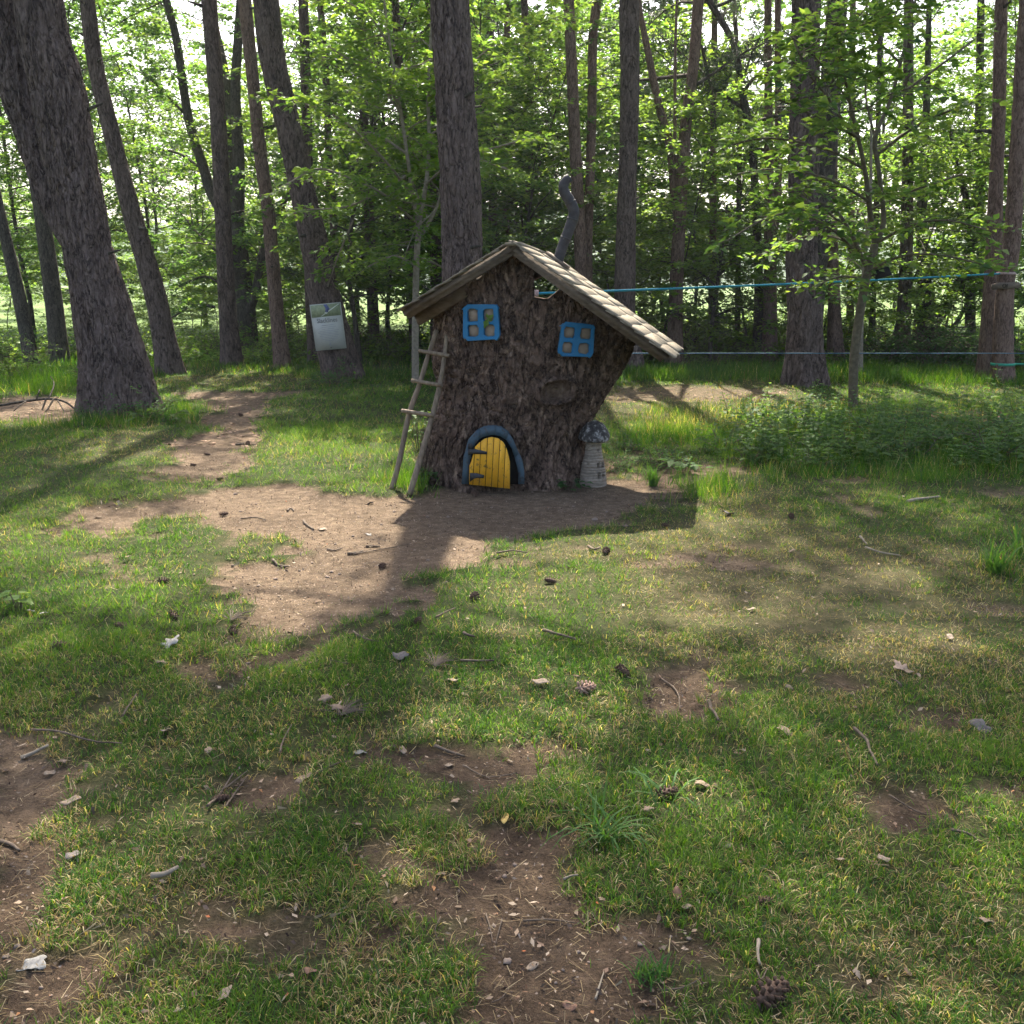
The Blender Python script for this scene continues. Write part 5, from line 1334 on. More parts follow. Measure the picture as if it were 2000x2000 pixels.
for k_ in range(7):
    (lt, lb_), (rt_, rb_) = joints[k_], joints[k_+1]
    poly = []
    for x in np.linspace(lt+4, rt_-4, 5): poly.append((x, max(np.interp(x, ox, oy), 0)))
    yb = [ybot(rb_-3), ybot(lb_+3)]
    # side edges follow the joint line
    tl_y, tr_y = poly[0][1], poly[-1][1]
    def jx(a, b, y): return a+(b-a)*(y-240)/(780-240)
    poly = [(jx(lt, lb_, tl_y)+3.5, tl_y)]+poly[1:-1]+[(jx(rt_, rb_, tr_y)-3.5, tr_y)]+[(jx(rt_, rb_, yb[0])-3.5, yb[0]), (jx(lt, lb_, yb[1])+3.5, yb[1])]
    mb = MB(); mb.prism([yfro(*z6(x, y), dooryoff(x)-(k_ % 2)*.0015) for x, y in poly], (0, 1, 0), .016)
    hm(mb, 'plank', 'yellow', door)
for poly in ([(208,345),(295,345),(428,378),(428,408),(262,400),(208,420)], [(226,628),(300,628),(398,655),(390,690),(320,685),(252,700),(226,735)], [(205,280),(255,280),(268,345),(205,345)]):
    mb = MB(); off_ = -.008
    mb.prism([yfro(*z6(x, y), dooryoff(max(x, 225))+off_) for x, y in poly], (0, 1, 0), .009); hm(mb, 'hinge', 'iron', door)
for x, y in ((222,292),(216,357),(236,640)):
    p = np.array(yfro(*z6(x, y), dooryoff(225)-.010)); mb = MB(); mb.tube([p, p+[0, .01, 0]], .005, 8); hm(mb, 'bolt', 'pipe', door)

# ------------------------------------------------------------------ ladder
lad = link('ladder', None, loc=gp(782, 958), label='rustic pole ladder with three rungs leaning on the stump house', cat='ladder')
LO = np.array(lad.location)
def pole(pts, r0, r1, seed, name):
    A = smooth_path([list(p) for p in pts], .03); rr = np.linspace(r0, r1, len(A))
    mb = MB(); mb.tube(A, rr*(1+.10*fbm(np.arange(len(A))*.25, np.zeros(len(A))+seed, o=2)), 12, True)
    link(name, mb.mesh(name, M['rail'], True, LO), lad)
def railpts(px, y0, y1):
    out = []
    for k_, (x, y) in enumerate(px):
        f = (px[0][1]-y)/(px[0][1]-px[-1][1]); out.append(at(x, y, y0+(y1-y0)*f))
    return out
b1, b2 = gp(765, 955), gp(801, 964)
L1 = railpts([(765,957),(781,895),(798,813),(817,757),(836,697),(853,645)], b1.y, YC-.27)
L2 = railpts([(800,967),(827,873),(846,806),(859,751),(868,697),(873,655)], b2.y, YC-.34)
pole(L1, .021, .017, 1, 'rail'); pole(L2, .022, .016, 2, 'rail')
for (x0, y0), (x1, y1) in (((818,685), (878,695)), ((804,743), (864,753)), ((785,802), (848,812))):
    ya = np.interp(-y0, [-p[1] for p in [(0, 957), (0, 645)]], [b1.y, YC-.27])-.036; yb_ = np.interp(-y1, [-967, -655], [b2.y, YC-.34])-.034
    pole([at(x0, y0, ya), at(x1, y1, yb_)], .014, .015, y0, 'rung')

# ------------------------------------------------------------------ stone toadstool
def toadstool():
    f = gp(1158, 947); Y0 = f.y
    root = link('toadstool', None, loc=f, label='carved stone toadstool with tiny windows beside the stump house', cat='garden ornament')
    s = mpp(f)
    m, nt, out = newmat('carved_stone'); g = noise(nt, coords(nt, (6, 6, 90)), 1, 5, .6); n_ = noise(nt, coords(nt), 45, 5)
    cc = mix(nt, .55, ramp(nt, g, [(.3, (.14, .112, .085)), (.7, (.32, .27, .215))]), ramp(nt, n_, [(.3, (.7, .7, .7)), (.7, (1.25, 1.2, 1.15))]), 'MULTIPLY')
    princ(nt, out, cc, .92, .15, bump(nt, g, .6, .01))
    m2, nt, out = newmat('lichened_cap'); n_ = noise(nt, coords(nt), 24, 6, .7); n3 = noise(nt, coords(nt), 90, 4)
    cc = ramp(nt, n_, [(.40, (.035, .031, .029)), (.52, (.075, .068, .063)), (.58, (.25, .235, .22)), (.68, (.40, .38, .36))])
    princ(nt, out, cc, .9, .2, bump(nt, n3, .5, .006))
    n, k = 140, 190
    h = np.linspace(-.02, 90*s, k); a = np.linspace(0, 2*math.pi, n, endpoint=False)
    r = np.interp(h/s, [-5, 0, 20, 42, 60, 90], [27, 27, 25.5, 22, 17, 13.5])*s
    HH, AA = np.meshgrid(h, a, indexing='ij'); RR = r[:, None]*np.ones(n)
    ph = HH/s*1.15+.9*np.sin(AA*2+1)+.6*np.sin(AA*5)+1.6*vnoise(np.cos(AA)*2, np.sin(AA)*2, HH*30, s=5)
    RR = RR+.0022*np.sin(ph)*(.5+.8*np.abs(vnoise(np.cos(AA)*3, np.sin(AA)*3, HH*25, s=8)))+.0045*fbm(np.cos(AA)*5, np.sin(AA)*5, HH*40, s=6)
    xx = RR*np.cos(AA); isd = np.zeros_like(RR)
    for wx_, wy_, ww, wh in ((1167,906,2.6,5.5),(1175.5,905,2.4,5.5),(1168.5,925,2.6,6),(1177,924,2.2,5.5),(1146.5,903.5,2.2,2.2),(1166,877,1.6,2.8)):
        u = (xx-(wx_-1158)*s)/(ww*s); v = (HH-(947-wy_)*s)/(wh*s)
        isd = np.maximum(isd, (np.sin(AA) < 0)*sstep(1.15, .85, np.maximum(np.abs(u), np.abs(v))))
    RR = RR-isd*.035
    V = np.stack([RR*np.cos(AA), RR*np.sin(AA), HH], -1).reshape(-1, 3)
    i = np.arange(k-1)[:, None]*n; j = np.arange(n)[None]; kk = (j+1) % n
    q = np.stack([i+j, i+kk, i+n+kk, i+n+j], -1).reshape(-1, 4)
    link('stem', mesh('stem', V, q, None, [m], smooth=True), root)
    # cap: dome with a tucked-in underside
    prof = [(0,126),(7,124.5),(14,121),(20,115.5),(25,108),(28.5,100),(30,93.5),(28.5,88.5),(24,87),(18,88),(12,90),(8,91)]
    P = smooth_path([[x*s, 0, z*s] for x, z in prof], .004)
    n = 72; a = np.linspace(0, 2*math.pi, n, endpoint=False)
    R_ = P[:, 0][:, None]*(1+.03*np.sin(a*3+1)[None]+.02*np.sin(a*7)[None]); Z_ = P[:, 2][:, None]+.004*np.sin(a*2+.5)[None]*np.ones((len(P), 1))
    V = np.stack([R_*np.cos(a)+.003, R_*np.sin(a), Z_], -1).reshape(-1, 3)
    V += .004*np.stack([fbm(V[:, 0]*30, V[:, 1]*30, V[:, 2]*30, s=q_) for q_ in (1, 2, 3)], 1)
    i = np.arange(len(P)-1)[:, None]*n; j = np.arange(n)[None]; kk = (j+1) % n
    link('cap', mesh('cap', V, np.stack([i+j, i+n+j, i+n+kk, i+kk], -1).reshape(-1, 4), None, [m2], smooth=True), root)
toadstool()

# ------------------------------------------------------------------ notice board on the leaning pine
M['board'] = mat_plain('sign_edge', (0.42, 0.42, 0.38), .5, .4, .08, 30)
M['paper'] = mat_plain('sign_paper', (0.44, 0.435, 0.40), .45, .4, .05, 12)
M['signgreen'] = mat_plain('sign_green_print', (0.25, 0.29, 0.17), .45, .4, .25, 25)
M['ink'] = mat_plain('grey_ink', (0.20, 0.20, 0.19), .6, .3, .1)
M['inklight'] = mat_plain('pale_ink', (0.34, 0.34, 0.35), .6, .3, .1)
M['signblue'] = mat_plain('sign_blue_print', (0.10, 0.12, 0.26), .5, .3, .3, 60)
M['signwhite'] = mat_plain('sign_white_print', (0.62, 0.64, 0.58), .5, .3, .1)
def notice():
    root_t, path, P = TREES['t8']
    zc = at(640, 637, path[0, 1]).z; j = int(np.argmin(abs(P[:, 2]-zc))); jb = int(np.argmin(abs(P[:, 2]-at(640, 685, path[0, 1]).z))); Yb = min(P[j, 1]-P[j, 3]*1.2, P[jb, 1]-P[jb, 3]*1.32)-.035
    tl, tr, br, bl = [np.array(at(x, y, Yb)) for x, y in ((604.5,595.5),(664.5,590),(677,680),(617,685.5))]
    ux = tr-tl; W_ = np.linalg.norm(ux); ux /= W_; v = bl-tl; H_ = np.linalg.norm(v); vy = v/H_
    root = link('notice_board', None, loc=(tl+br)/2, label='white slackline notice board with green photo strip fixed to the leaning pine', cat='sign')
    O = np.array(root.location)
    def P_(u, w, d=0.0): return tl+ux*u*W_+vy*w*H_+np.array([0, -d, 0])
    def plate(name, poly, d, th_, mat, parent):
        mb = MB(); mb.prism([P_(u, w, d) for u, w in poly], (0, 1, 0), th_); return link(name, mb.mesh(name, M[mat], False, O), parent)
    bd = plate('board', [(0, 0), (1, 0), (1, 1), (0, 1)], 0, .034, 'board', root)
    plate('batten', [(.3, .2), (.75, .2), (.75, .3), (.3, .3)], -.030, .16, 'beam', root); plate('batten', [(.4, .7), (.85, .7), (.85, .8), (.4, .8)], -.030, .14, 'beam', root)
    plate('photo_strip', [(.02, .02), (.975, .02), (.975, .28), (.02, .28)], .0025, .003, 'signgreen', bd)
    pp = plate('text_panel', [(.065, .285), (.935, .275), (.945, .965), (.055, .965)], .0045, .005, 'paper', bd)
    plate('printed_line', [(.30, .268), (.93, .03), (.97, .03), (.36, .268)], .004, .002, 'signwhite', bd)
    plate('printed_legs', [(.44, .02), (.56, .02), (.64, .13), (.58, .145), (.57, .19), (.47, .19), (.50, .10)], .0055, .002, 'signblue', bd)
    plate('printed_shoe', [(.46, .19), (.56, .19), (.52, .225), (.44, .215)], .0055, .002, 'signwhite', bd)
    plate('screw', ell(.51, .958, .022, .016, 8), .007, .004, 'ink', bd)
    plate('printed_mark', [(.50, .83), (.535, .905), (.465, .905)], .0065, .002, 'inklight', bd)
    rg = random.Random(4)
    for k_, (w_, a_, b_) in enumerate([(.46, .30, .72), (.505, .26, .76), (.545, .30, .70), (.585, .20, .84), (.62, .16, .82), (.655, .22, .80), (.69, .20, .82), (.725, .22, .78), (.76, .24, .76), (.795, .34, .66)]):
        plate('printed_line', [(a_, w_), (b_, w_-.008), (b_, w_+.004), (a_, w_+.012)], .0065, .002, 'inklight', bd)
    cu = bpy.data.curves.new('heading', 'FONT'); cu.body = 'Slacklines'; cu.align_x = 'CENTER'; cu.size = 1.0; cu.extrude = .008; cu.offset = .012
    o = bpy.data.objects.new('heading', cu); COL.objects.link(o); dg = bpy.context.evaluated_depsgraph_get(); dg.update()
    me = bpy.data.meshes.new_from_object(o.evaluated_get(dg)); bpy.data.objects.remove(o); me.materials.clear(); me.materials.append(M['ink'])
    xs_ = np.array([v_.co.x for v_ in me.vertices]); sc_ = .66*W_/(xs_.max()-xs_.min())
    uy = -vy; R = Matrix(np.stack([ux*sc_, uy*sc_*1.15, np.cross(ux, uy)*sc_], 1).tolist()).to_4x4(); R.translation = Vector((P_(.50, .405, .0075)-O).tolist())
    me.transform(R); link('heading', me, bd)
notice()

# ------------------------------------------------------------------ slacklines, small boards
M['strap_blue'] = mat_plain('blue_webbing', (0.02, 0.26, 0.40), .7, .3, .15, 60)
M['strap_navy'] = mat_plain('thin_blue_line', (0.07, 0.15, 0.23), .7, .3, .15, 60)
M['strap_green'] = mat_plain('green_webbing', (0.04, 0.30, 0.20), .7, .3, .15, 60)
M['sling'] = mat_plain('pale_sling', (0.42, 0.30, 0.29), .8, .2, .25, 50)
def trunk_at(key, z):
    _, path, P = TREES[key]; j = int(np.argmin(abs(P[:, 2]-z))); return P[j]
def strap(mb, a, b, w, t, sag=.0, n=24):
    a, b = np.asarray(a, float), np.asarray(b, float); s = np.linspace(0, 1, n)[:, None]
    P = a+(b-a)*s+np.array([0, 0, -sag])*4*s*(1-s)
    d = b-a; d /= np.linalg.norm(d); side = np.array([d[1], -d[0], 0]); side /= np.linalg.norm(side)
    up = np.cross(side, d); up = up if up[2] > 0 else -up
    tw = np.linspace(1.2, .9, n)[:, None]     # tape stands nearly on edge
    e1 = up*np.sin(tw)+side*np.cos(tw); e2 = np.cross(e1, d)
    V = np.stack([P+e1*w/2+e2*t/2, P+e1*w/2-e2*t/2, P-e1*w/2-e2*t/2, P-e1*w/2+e2*t/2], 1).reshape(-1, 3)
    i = np.arange(n-1)[:, None]*4; j = np.arange(4)[None]; k = (j+1) % 4
    mb.add(V, np.stack([i+j, i+k, i+4+k, i+4+j], -1).reshape(-1, 4))
def ring_strap(mb, p, w, t=.006, r=None):
    n = 40; a = np.linspace(0, 2*math.pi, n, endpoint=False); R = (r or p[3])*1.08+.012
    for s0, s1 in ((0, t),):
        c, s = np.cos(a), np.sin(a)
        ro = np.stack([p[0]+(R+t)*c, p[1]+(R+t)*s], 1); ri = np.stack([p[0]+R*c, p[1]+R*s], 1)
        V = np.concatenate([np.concatenate([q_, np.full((n, 1), z_)], 1) for q_, z_ in ((ro, p[2]-w/2), (ro, p[2]+w/2), (ri, p[2]+w/2), (ri, p[2]-w/2))])
        j = np.arange(n); k = (j+1) % n
        mb.add(V, np.concatenate([np.stack([r0*n+j, r0*n+k, ((r0+1) % 4)*n+k, ((r0+1) % 4)*n+j], 1) for r0 in range(4)]))
def line(label, ka, pa, kb, pb, w, mat, slingmat=None, group=None, sag=0.0, name='slackline'):
    ta, tb = TREES[ka][1][0], TREES[kb][1][0]
    za, zb = at(*pa, ta[1]).z, at(*pb, tb[1]).z
    A, B = trunk_at(ka, za).copy(), trunk_at(kb, zb).copy(); A[2] = za; B[2] = zb
    root = link(name, None, loc=A[:3]-[0, A[3]+.02, 0], label=label, cat='slackline', group=group); O = np.array(root.location)
    d = B[:3]-A[:3]; d /= np.linalg.norm(d)
    a = A[:3]+d*(A[3]*1.0)-[0, .0, 0]; b = B[:3]-d*(B[3]*1.0)
    mb = MB(); strap(mb, a, b, w, .004, sag); link('webbing', mb.mesh('webbing', M[mat], False, O), root)
    for p in (A, B):
        mb = MB(); ring_strap(mb, p, w*1.1); link('sling', mb.mesh('sling', M[slingmat or mat], True, O), root)
    if slingmat:
        mb = MB(); c = a+d*.62; Rm = np.stack([d, np.cross([0, 0, 1], d), [0, 0, 1]], 1); mb.box(c, (.16, .05, .07), Rm); mb.tube([c+d*.03+[0, -.04, .02], c+d*.03+[0, .04, .02]], .02, 10)
        link('ratchet', mb.mesh('ratchet', M['sling'], False, O), root)
line('blue slackline strung from behind the stump house to the pine pair', 't13', (913, 578), 't29', (1975, 534), .028, 'strap_blue', 'sling', sag=.02)
line('thin pale blue line running low above the grass', 't13', (913, 690), 'anchor', (2172, 690), .010, 'strap_navy')
line('green strap running low from the pine with the green sling', 't29', (1958, 711), 'anchor', (2172, 713), .034, 'strap_green')
# small black board behind the sapling, small wooden tag on the pine pair
def small_boards():
    Yb = gp(1666, 804).y-.06
    q = [at(x, y, Yb) for x, y in ((1707,529),(1735,520),(1743,537),(1711,546))]
    c = sum(q, Vector())/4
    root = link('black_board', None, loc=c, label='small black board fixed to the slender grey sapling', cat='sign'); O = np.array(c)
    mb = MB(); mb.prism(q, (0, 1, 0), .02); link('panel', mb.mesh('panel', M['black'], False, O), root)
    tp = np.array(at(1690, 545, gp(1666, 804).y))
    mb = MB(); a = np.array(c)+[0, .015, 0.02]; mb.tube([a, tp], .010, 8); link('bracket', mb.mesh('bracket', M['twig'], False, O), root)
    p = trunk_at('t29', at(1965, 558, TREES['t29'][1][0][1]).z); Yt = p[1]-p[3]-.035
    q = [at(x, y, Yt) for x, y in ((1938,556),(1950,552),(1990,551),(1995,562),(1940,566))]; c = sum(q, Vector())/5
    root = link('wooden_tag', None, loc=c, label='brown wooden tag with dark figures nailed to the pine pair', cat='sign'); O = np.array(c)
    mb = MB(); mb.prism(q, (0, 1, 0), .045); tg = link('plate', mb.mesh('plate', M['beam'], False, O), root)
    cu = bpy.data.curves.new('figures', 'FONT'); cu.body = 'OI'; cu.align_x = 'CENTER'; cu.size = .075; cu.extrude = .003
    o = bpy.data.objects.new('figures', cu); COL.objects.link(o); dg = bpy.context.evaluated_depsgraph_get(); dg.update()
    me = bpy.data.meshes.new_from_object(o.evaluated_get(dg)); bpy.data.objects.remove(o); me.materials.clear(); me.materials.append(M['black'])
    R = Matrix.Rotation(math.radians(90), 4, 'X'); R.translation = Vector((.0, -.005, -.03)); me.transform(R); link('figures', me, tg)
small_boards()
# cut stump and the fallen branch by the forked pine
def cut_stump():
    p = gp(163, 722); s = mpp(p); root = link('cut_stump', None, loc=p, label='small dark sawn stump behind the huge forked pine', cat='stump')
    path = np.array([[0, 0, -.05, 9*s], [0, 0, .08, 8*s], [0.01, 0, 19*s, 7.5*s]]); me, _ = trunk_mesh(path, M['bark_dark'], .004, 30, .03, seed=4); link('trunk', me, root)
    mb = MB(); mb.tube([[0.01, 0, 19*s], [0.01, 0, 19*s+.006]], 6.8*s, 20); link('cut_face', mb.mesh('cut_face', M['beam']), root)
cut_stump()
def dead_branch():
    f = gp(120, 800); root = link('dead_branch', None, loc=f, label='bare dead branch with forking twigs lying by the forked pine', cat='branch'); O = np.array(f); Y0 = f.y
    def w(l): return np.array([[*at(x, y, Y0+dy), r*.5*mpp(at(x, y, Y0+dy))] for x, y, r, dy in l])
    for nm, l in (('stem', [(0,792,4,.2),(40,785,5,.1),(90,779,5,0),(125,784,4,0),(150,802,3,-.1)]), ('twig', [(90,779,4,0),(78,812,3,-.2),(75,814,2,-.3)]), ('twig', [(105,779,4,0),(92,800,3,-.2),(80,812,2,-.3)]), ('twig', [(70,782,3,0),(78,760,2,.1)]), ('twig', [(95,778,3,0),(105,755,3,.2),(103,742,2,.3),(98,735,2,.3)]),
        ('twig', [(112,781,3,0),(125,803,2,-.2),(132,815,2,-.3)]), ('twig', [(150,802,3,-.1),(155,782,2,0),(172,772,2,.1),(205,768,2,.1),(225,760,2,.2)]), ('twig', [(50,784,3,0),(35,795,2,-.2),(20,810,2,-.3)])):
        A = smooth_path(w(l), .04); mb = MB(); mb.tube(A[:, :3], np.maximum(A[:, 3], .004), 7, True); link(nm, mb.mesh(nm, M['bark_dark'], True, O), root)
dead_branch()
# ------------------------------------------------------------------ cones, leaves, sticks, pebbles on the ground
M['cone'] = mat_plain('pine_cone_scale', (0.075, 0.046, 0.032), .8, .25, .5, 60)
M['cone_pale'] = mat_plain('pale_cone_scale', (0.26, 0.17, 0.13), .8, .25, .4, 60)
M['stone'] = mat_plain('pebble_stone', (0.20, 0.155, 0.125), .95, .08, .4, 30)
def cone_mesh(seed, mat):
    rng = np.random.default_rng(seed); mb = MB()
    core = np.array([[x, 0, 0] for x in np.linspace(-.5, .5, 7)]); mb.tube(core, .20*np.sin(np.linspace(.35, 2.9, 7)), 8)
    k = 46
    for i in range(k):
        f = (i+.5)/k; x = -.48+.92*f; r = .20*math.sin(.35+2.5*f)+.02; a = i*2.399
        L = .20*(1.05-.65*f); o = np.array([0, math.cos(a), math.sin(a)]); t = np.array([0, -math.sin(a), math.cos(a)])
        p = np.array([x, 0, 0])+o*r*.7; d = o*.86+np.array([.5*(f-.1), 0, 0]); d /= np.linalg.norm(d); w = .085*(1.05-.4*f); n = np.cross(d, t)
        th = .022
        V = [p-t*w*.5, p+t*w*.5, p+d*L+t*w*.75, p+d*L-t*w*.75, p+d*L*1.12]; V = V+[v-n*th for v in V]
        mb.add(V, [[0, 1, 2, 3], [5, 8, 7, 6], [0, 5, 6, 1], [1, 6, 7, 2], [3, 8, 5, 0]], [[3, 2, 4], [8, 9, 7], [2, 7, 9], [2, 9, 4], [4, 9, 8], [4, 8, 3]])
    return mb.mesh('pine_cone', M[mat])
CM = [cone_mesh(1, 'cone'), cone_mesh(2, 'cone'), cone_mesh(3, 'cone_pale')]
rd = random.Random(77)
cones = [(928,1172,36),(236,1228,30),(118,1267,34),(340,1210,34),(322,1141,30),(457,1240,32),(438,1008,20),(748,1110,24),(817,1217,26),(1183,1082,28),(1075,1140,28),(1217,1318,38),(1305,1558,52),(1508,1955,92),(430,1568,42),(520,1717,34),(928,970,22),(1545,1012,22),(484,870,16),(405,890,14),(470,813,14),(430,938,15),(1495,1768,40),(378,911,14),(1300,1030,18)]
for i, (x, y, s) in enumerate(cones):
    p = gp(x, y); L = s*mpp(p)*(.95 if i == 13 else .88)
    big = i == 13
    o = link('pine_cone', CM[i % 2], loc=p+Vector((0, 0, L*.26)), rot=(rd.random()*6, rd.uniform(-.25, .25), rd.random()*6.28),
             label='large dark open pine cone lying in the shaded grass' if big else 'dark brown pine cone lying on the grass or soil', cat='pine cone', group=None if big else 'dark fallen pine cones')
    o.scale = (L,)*3
p = gp(1147, 1352); o = link('pine_cone', CM[2], loc=p+Vector((0, 0, .02)), rot=(1, .2, .7), label='pale gnawed pine cone lying in the grass', cat='pine cone'); o.scale = (.085,)*3

def dry_leaf_mesh(seed, lobes, col, elong=1.0):
    """thick curled leaf with a lobed outline"""
    rng = np.random.default_rng(seed); n = 36; a = np.linspace(0, 2*math.pi, n, endpoint=False)
    r = .38+.075*np.cos(a*lobes+.4+.8*np.sin(a+seed))*(lobes > 0)+.06*np.sin(a*2+seed)+.022*rng.normal(size=n)
    if lobes == 0: r = .42*(1-.25*np.abs(np.sin(a)))
    x, y = r*np.cos(a)*elong, r*np.sin(a)/elong**.5
    z = lambda x, y: .22*x*x+.35*y*y*(1 if seed % 2 else -.5)+.06*np.sin(x*7+seed)+.05*np.sin(y*9)
    V = []; Q = []; T = []
    for lay in (0, 1):
        for f in (1.0, .55): V += [[f*xi, f*yi, z(f*xi, f*yi)+lay*.008] for xi, yi in zip(x, y)]
        V.append([0, 0, z(0, 0)+lay*.008])
    h = 2*n+1
    for j in range(n):
        k = (j+1) % n
        Q += [[j, n+j, n+k, k], [h+j, h+k, h+n+k, h+n+j], [j, k, h+k, h+j]]; T += [[n+j, 2*n, n+k], [h+n+j, h+n+k, h+2*n]]
    return mesh('dead_leaf', np.array(V), Q, T, [mat_plain('dead_leaf_%d' % seed, col, .75, .25, .3, 8)], smooth=True)
LM = {'white': dry_leaf_mesh(1, 5, (.22, .21, .19)), 'tan': dry_leaf_mesh(2, 5, (.18, .13, .09)), 'pale': dry_leaf_mesh(3, 0, (.21, .16, .115), 1.25), 'brown': dry_leaf_mesh(4, 0, (.16, .09, .06), 1.2), 'oak': dry_leaf_mesh(5, 7, (.28, .20, .14), 1.2), 'grey': dry_leaf_mesh(6, 4, (.11, .095, .085)), 'yellow': dry_leaf_mesh(7, 0, (.46, .32, .10), 1.4), 'green': dry_leaf_mesh(8, 0, (.08, .13, .06), 1.2)}
leaves = [(335,1262,52,'white'),(316,1300,30,'tan'),(782,1288,38,'grey'),(884,1337,34,'pale'),(1056,1340,36,'pale'),(1762,1314,46,'oak'),(1915,1428,46,'grey'),(325,1436,32,'pale'),(65,1890,62,'white'),(145,1678,40,'grey'),(703,1474,32,'white'),(787,1470,28,'pale'),(876,1498,26,'pale'),(592,1525,40,'tan'),(140,1572,42,'pale'),(98,1516,26,'pale'),(1422,1007,28,'grey'),(1855,1250,22,'pale'),(1467,1195,20,'pale'),(1532,1435,38,'tan'),(1113,1968,34,'brown'),(1322,1757,34,'brown'),(987,1612,34,'yellow'),(860,1712,24,'tan'),(608,1910,36,'brown'),(440,1955,46,'pale'),(125,1498,26,'tan'),(630,1034,30,'tan'),(635,1372,30,'tan'),(660,1390,34,'tan'),(1040,1890,30,'pale'),(1175,1765,22,'tan'),(1925,1810,36,'tan'),(1725,1688,26,'pale'),(1420,1660,24,'grey'),(408,1474,24,'tan'),(85,1205,20,'white'),(232,985,24,'grey'),(190,1012,18,'tan'),(720,985,20,'grey'),(1540,1350,18,'tan'),(840,1030,14,'tan'),(60,1200,20,'white'),(1545,1080,20,'tan'),(1340,1780,24,'pale'),(1640,1690,28,'pale'),(1370,1540,34,'tan'),(1265,1590,26,'tan'),(890,1570,26,'tan'),(700,1620,24,'tan'),(250,1100,16,'tan'),(590,945,14,'pale'),(1385,870,22,'tan'),(1330,912,20,'green'),(720,1045,16,'white')]
LT = {'white': 'whitish curled dead leaf lying on the ground', 'tan': 'tan lobed dead leaf lying on the ground', 'pale': 'pale buff oval dead leaf lying in the grass', 'brown': 'dark brown oval dead leaf on the ground', 'oak': 'large pale oak leaf lying on bare soil', 'grey': 'grey curled dead leaf on the grass', 'yellow': 'small yellow curled leaf standing in the grass', 'green': 'green fallen leaf by the bare soil'}
for x, y, s, k in leaves:
    p = gp(x, y); L = s*mpp(p)*.95
    dirt_here = float(lookup(DIRT, np.array([p.x]), np.array([p.y]))[0])
    o = link('dead_leaf', LM[k], loc=p+Vector((0, 0, .004+.014*(1-dirt_here))), rot=(rd.uniform(-.35, .35), rd.uniform(-.3, .3), rd.random()*6.28), label=LT[k], cat='leaf', group=None if k in ('oak', 'yellow', 'green') else k+' fallen leaves')
    o.scale = (L,)*3

def stick(pts, w, label=None, mat='twig', fork=None, name='twig', group='dry twigs lying on the ground'):
    P = []
    for x, y in pts:
        p = gp(x, y); dh = float(lookup(DIRT, np.array([p.x]), np.array([p.y]))[0]); P.append(p+Vector((0, 0, .008+.014*(1-dh))))
    r = w*.41*mpp(P[0]); A = smooth_path([list(p) for p in P], max(.012, r*2))
    A[:, :2] += r*1.2*np.stack([fbm(np.arange(len(A))*.31, A[:, 1]*3, o=2, s=8), fbm(np.arange(len(A))*.29, A[:, 0]*3, o=2, s=9)], 1)
    mb = MB(); mb.tube(A-np.array(P[0]), np.linspace(r, r*.55, len(A)), 7, True)
    if fork:
        B = smooth_path([list(A[int(len(A)*.55)]), list(gp(*fork)+Vector((0, 0, .03)))], .02); mb.tube(B-np.array(P[0]), np.linspace(r*.7, r*.35, len(B)), 6, True)
    return link(name, mb.mesh(name, M[mat], True), loc=P[0], label=label or 'dry brown twig lying on the ground', cat='twig', group=None if label else group)
stick([(1668,1434),(1690,1455),(1700,1480),(1712,1505)], 9, 'bent grey-brown stick lying alone in the shaded lawn')
stick([(1382,1378),(1392,1400),(1403,1418)], 10, 'short thick stick at the edge of a bare soil patch')
stick([(62,1433),(120,1440),(180,1458),(240,1463)], 6, 'long thin straight stick lying across the grass')
stick([(594,1020),(600,1028),(612,1036)], 7, 'curved dark stick on the bare soil beside a tan leaf')
stick([(531,1104),(545,1108),(562,1110)], 8); stick([(680,1085),(695,1082),(710,1078)], 8); stick([(715,1070),(730,1069),(742,1070)], 7); stick([(690,1085),(740,1076),(800,1065)], 4)
stick([(850,1464),(880,1475),(908,1483)], 9); stick([(905,1500),(950,1520),(1010,1515)], 5, fork=(960, 1540)); stick([(620,1520),(660,1500),(690,1492)], 4)
stick([(900,1300),(935,1301),(965,1300)], 7); stick([(1060,1240),(1090,1248),(1122,1258)], 9); stick([(905,1245),(915,1250),(928,1253)], 8); stick([(850,1215),(870,1205),(890,1196)], 5); stick([(690,1240),(715,1256),(738,1262)], 6)
stick([(405,1590),(430,1560),(455,1520)], 7, fork=(485, 1522)); stick([(440,1580),(460,1555),(485,1520)], 5); stick([(0,1650),(20,1655),(40,1668)], 12)
stick([(45,1484),(70,1476),(95,1466)], 12, 'short flat piece of pale split wood on dry soil', 'bark_pale', name='wood_chip'); stick([(292,1728),(320,1722),(352,1706)], 16, 'pale strip of bark lying in the grass', 'bark_pale', name='bark_strip')
stick([(1020,1805),(1070,1802),(1125,1808)], 6); stick([(948,1790),(958,1820),(962,1848)], 4); stick([(980,1800),(974,1825),(968,1850)], 4); stick([(1162,1958),(1172,1930),(1180,1905)], 6, mat='bark_pale'); stick([(1478,1850),(1480,1875),(1484,1900)], 10, mat='bark_pale'); stick([(1476,1910),(1486,1930),(1500,1906)], 5)
stick([(960,1965),(980,1955),(995,1937)], 4); stick([(1290,1950),(1340,1940),(1380,1915)], 4); stick([(1100,1728),(1115,1722),(1128,1722)], 7, mat='bark_pale'); stick([(860,1800),(850,1830),(860,1850)], 3); stick([(240,1410),(255,1385),(268,1365)], 5); stick([(548,1480),(555,1450),(570,1425)], 5)
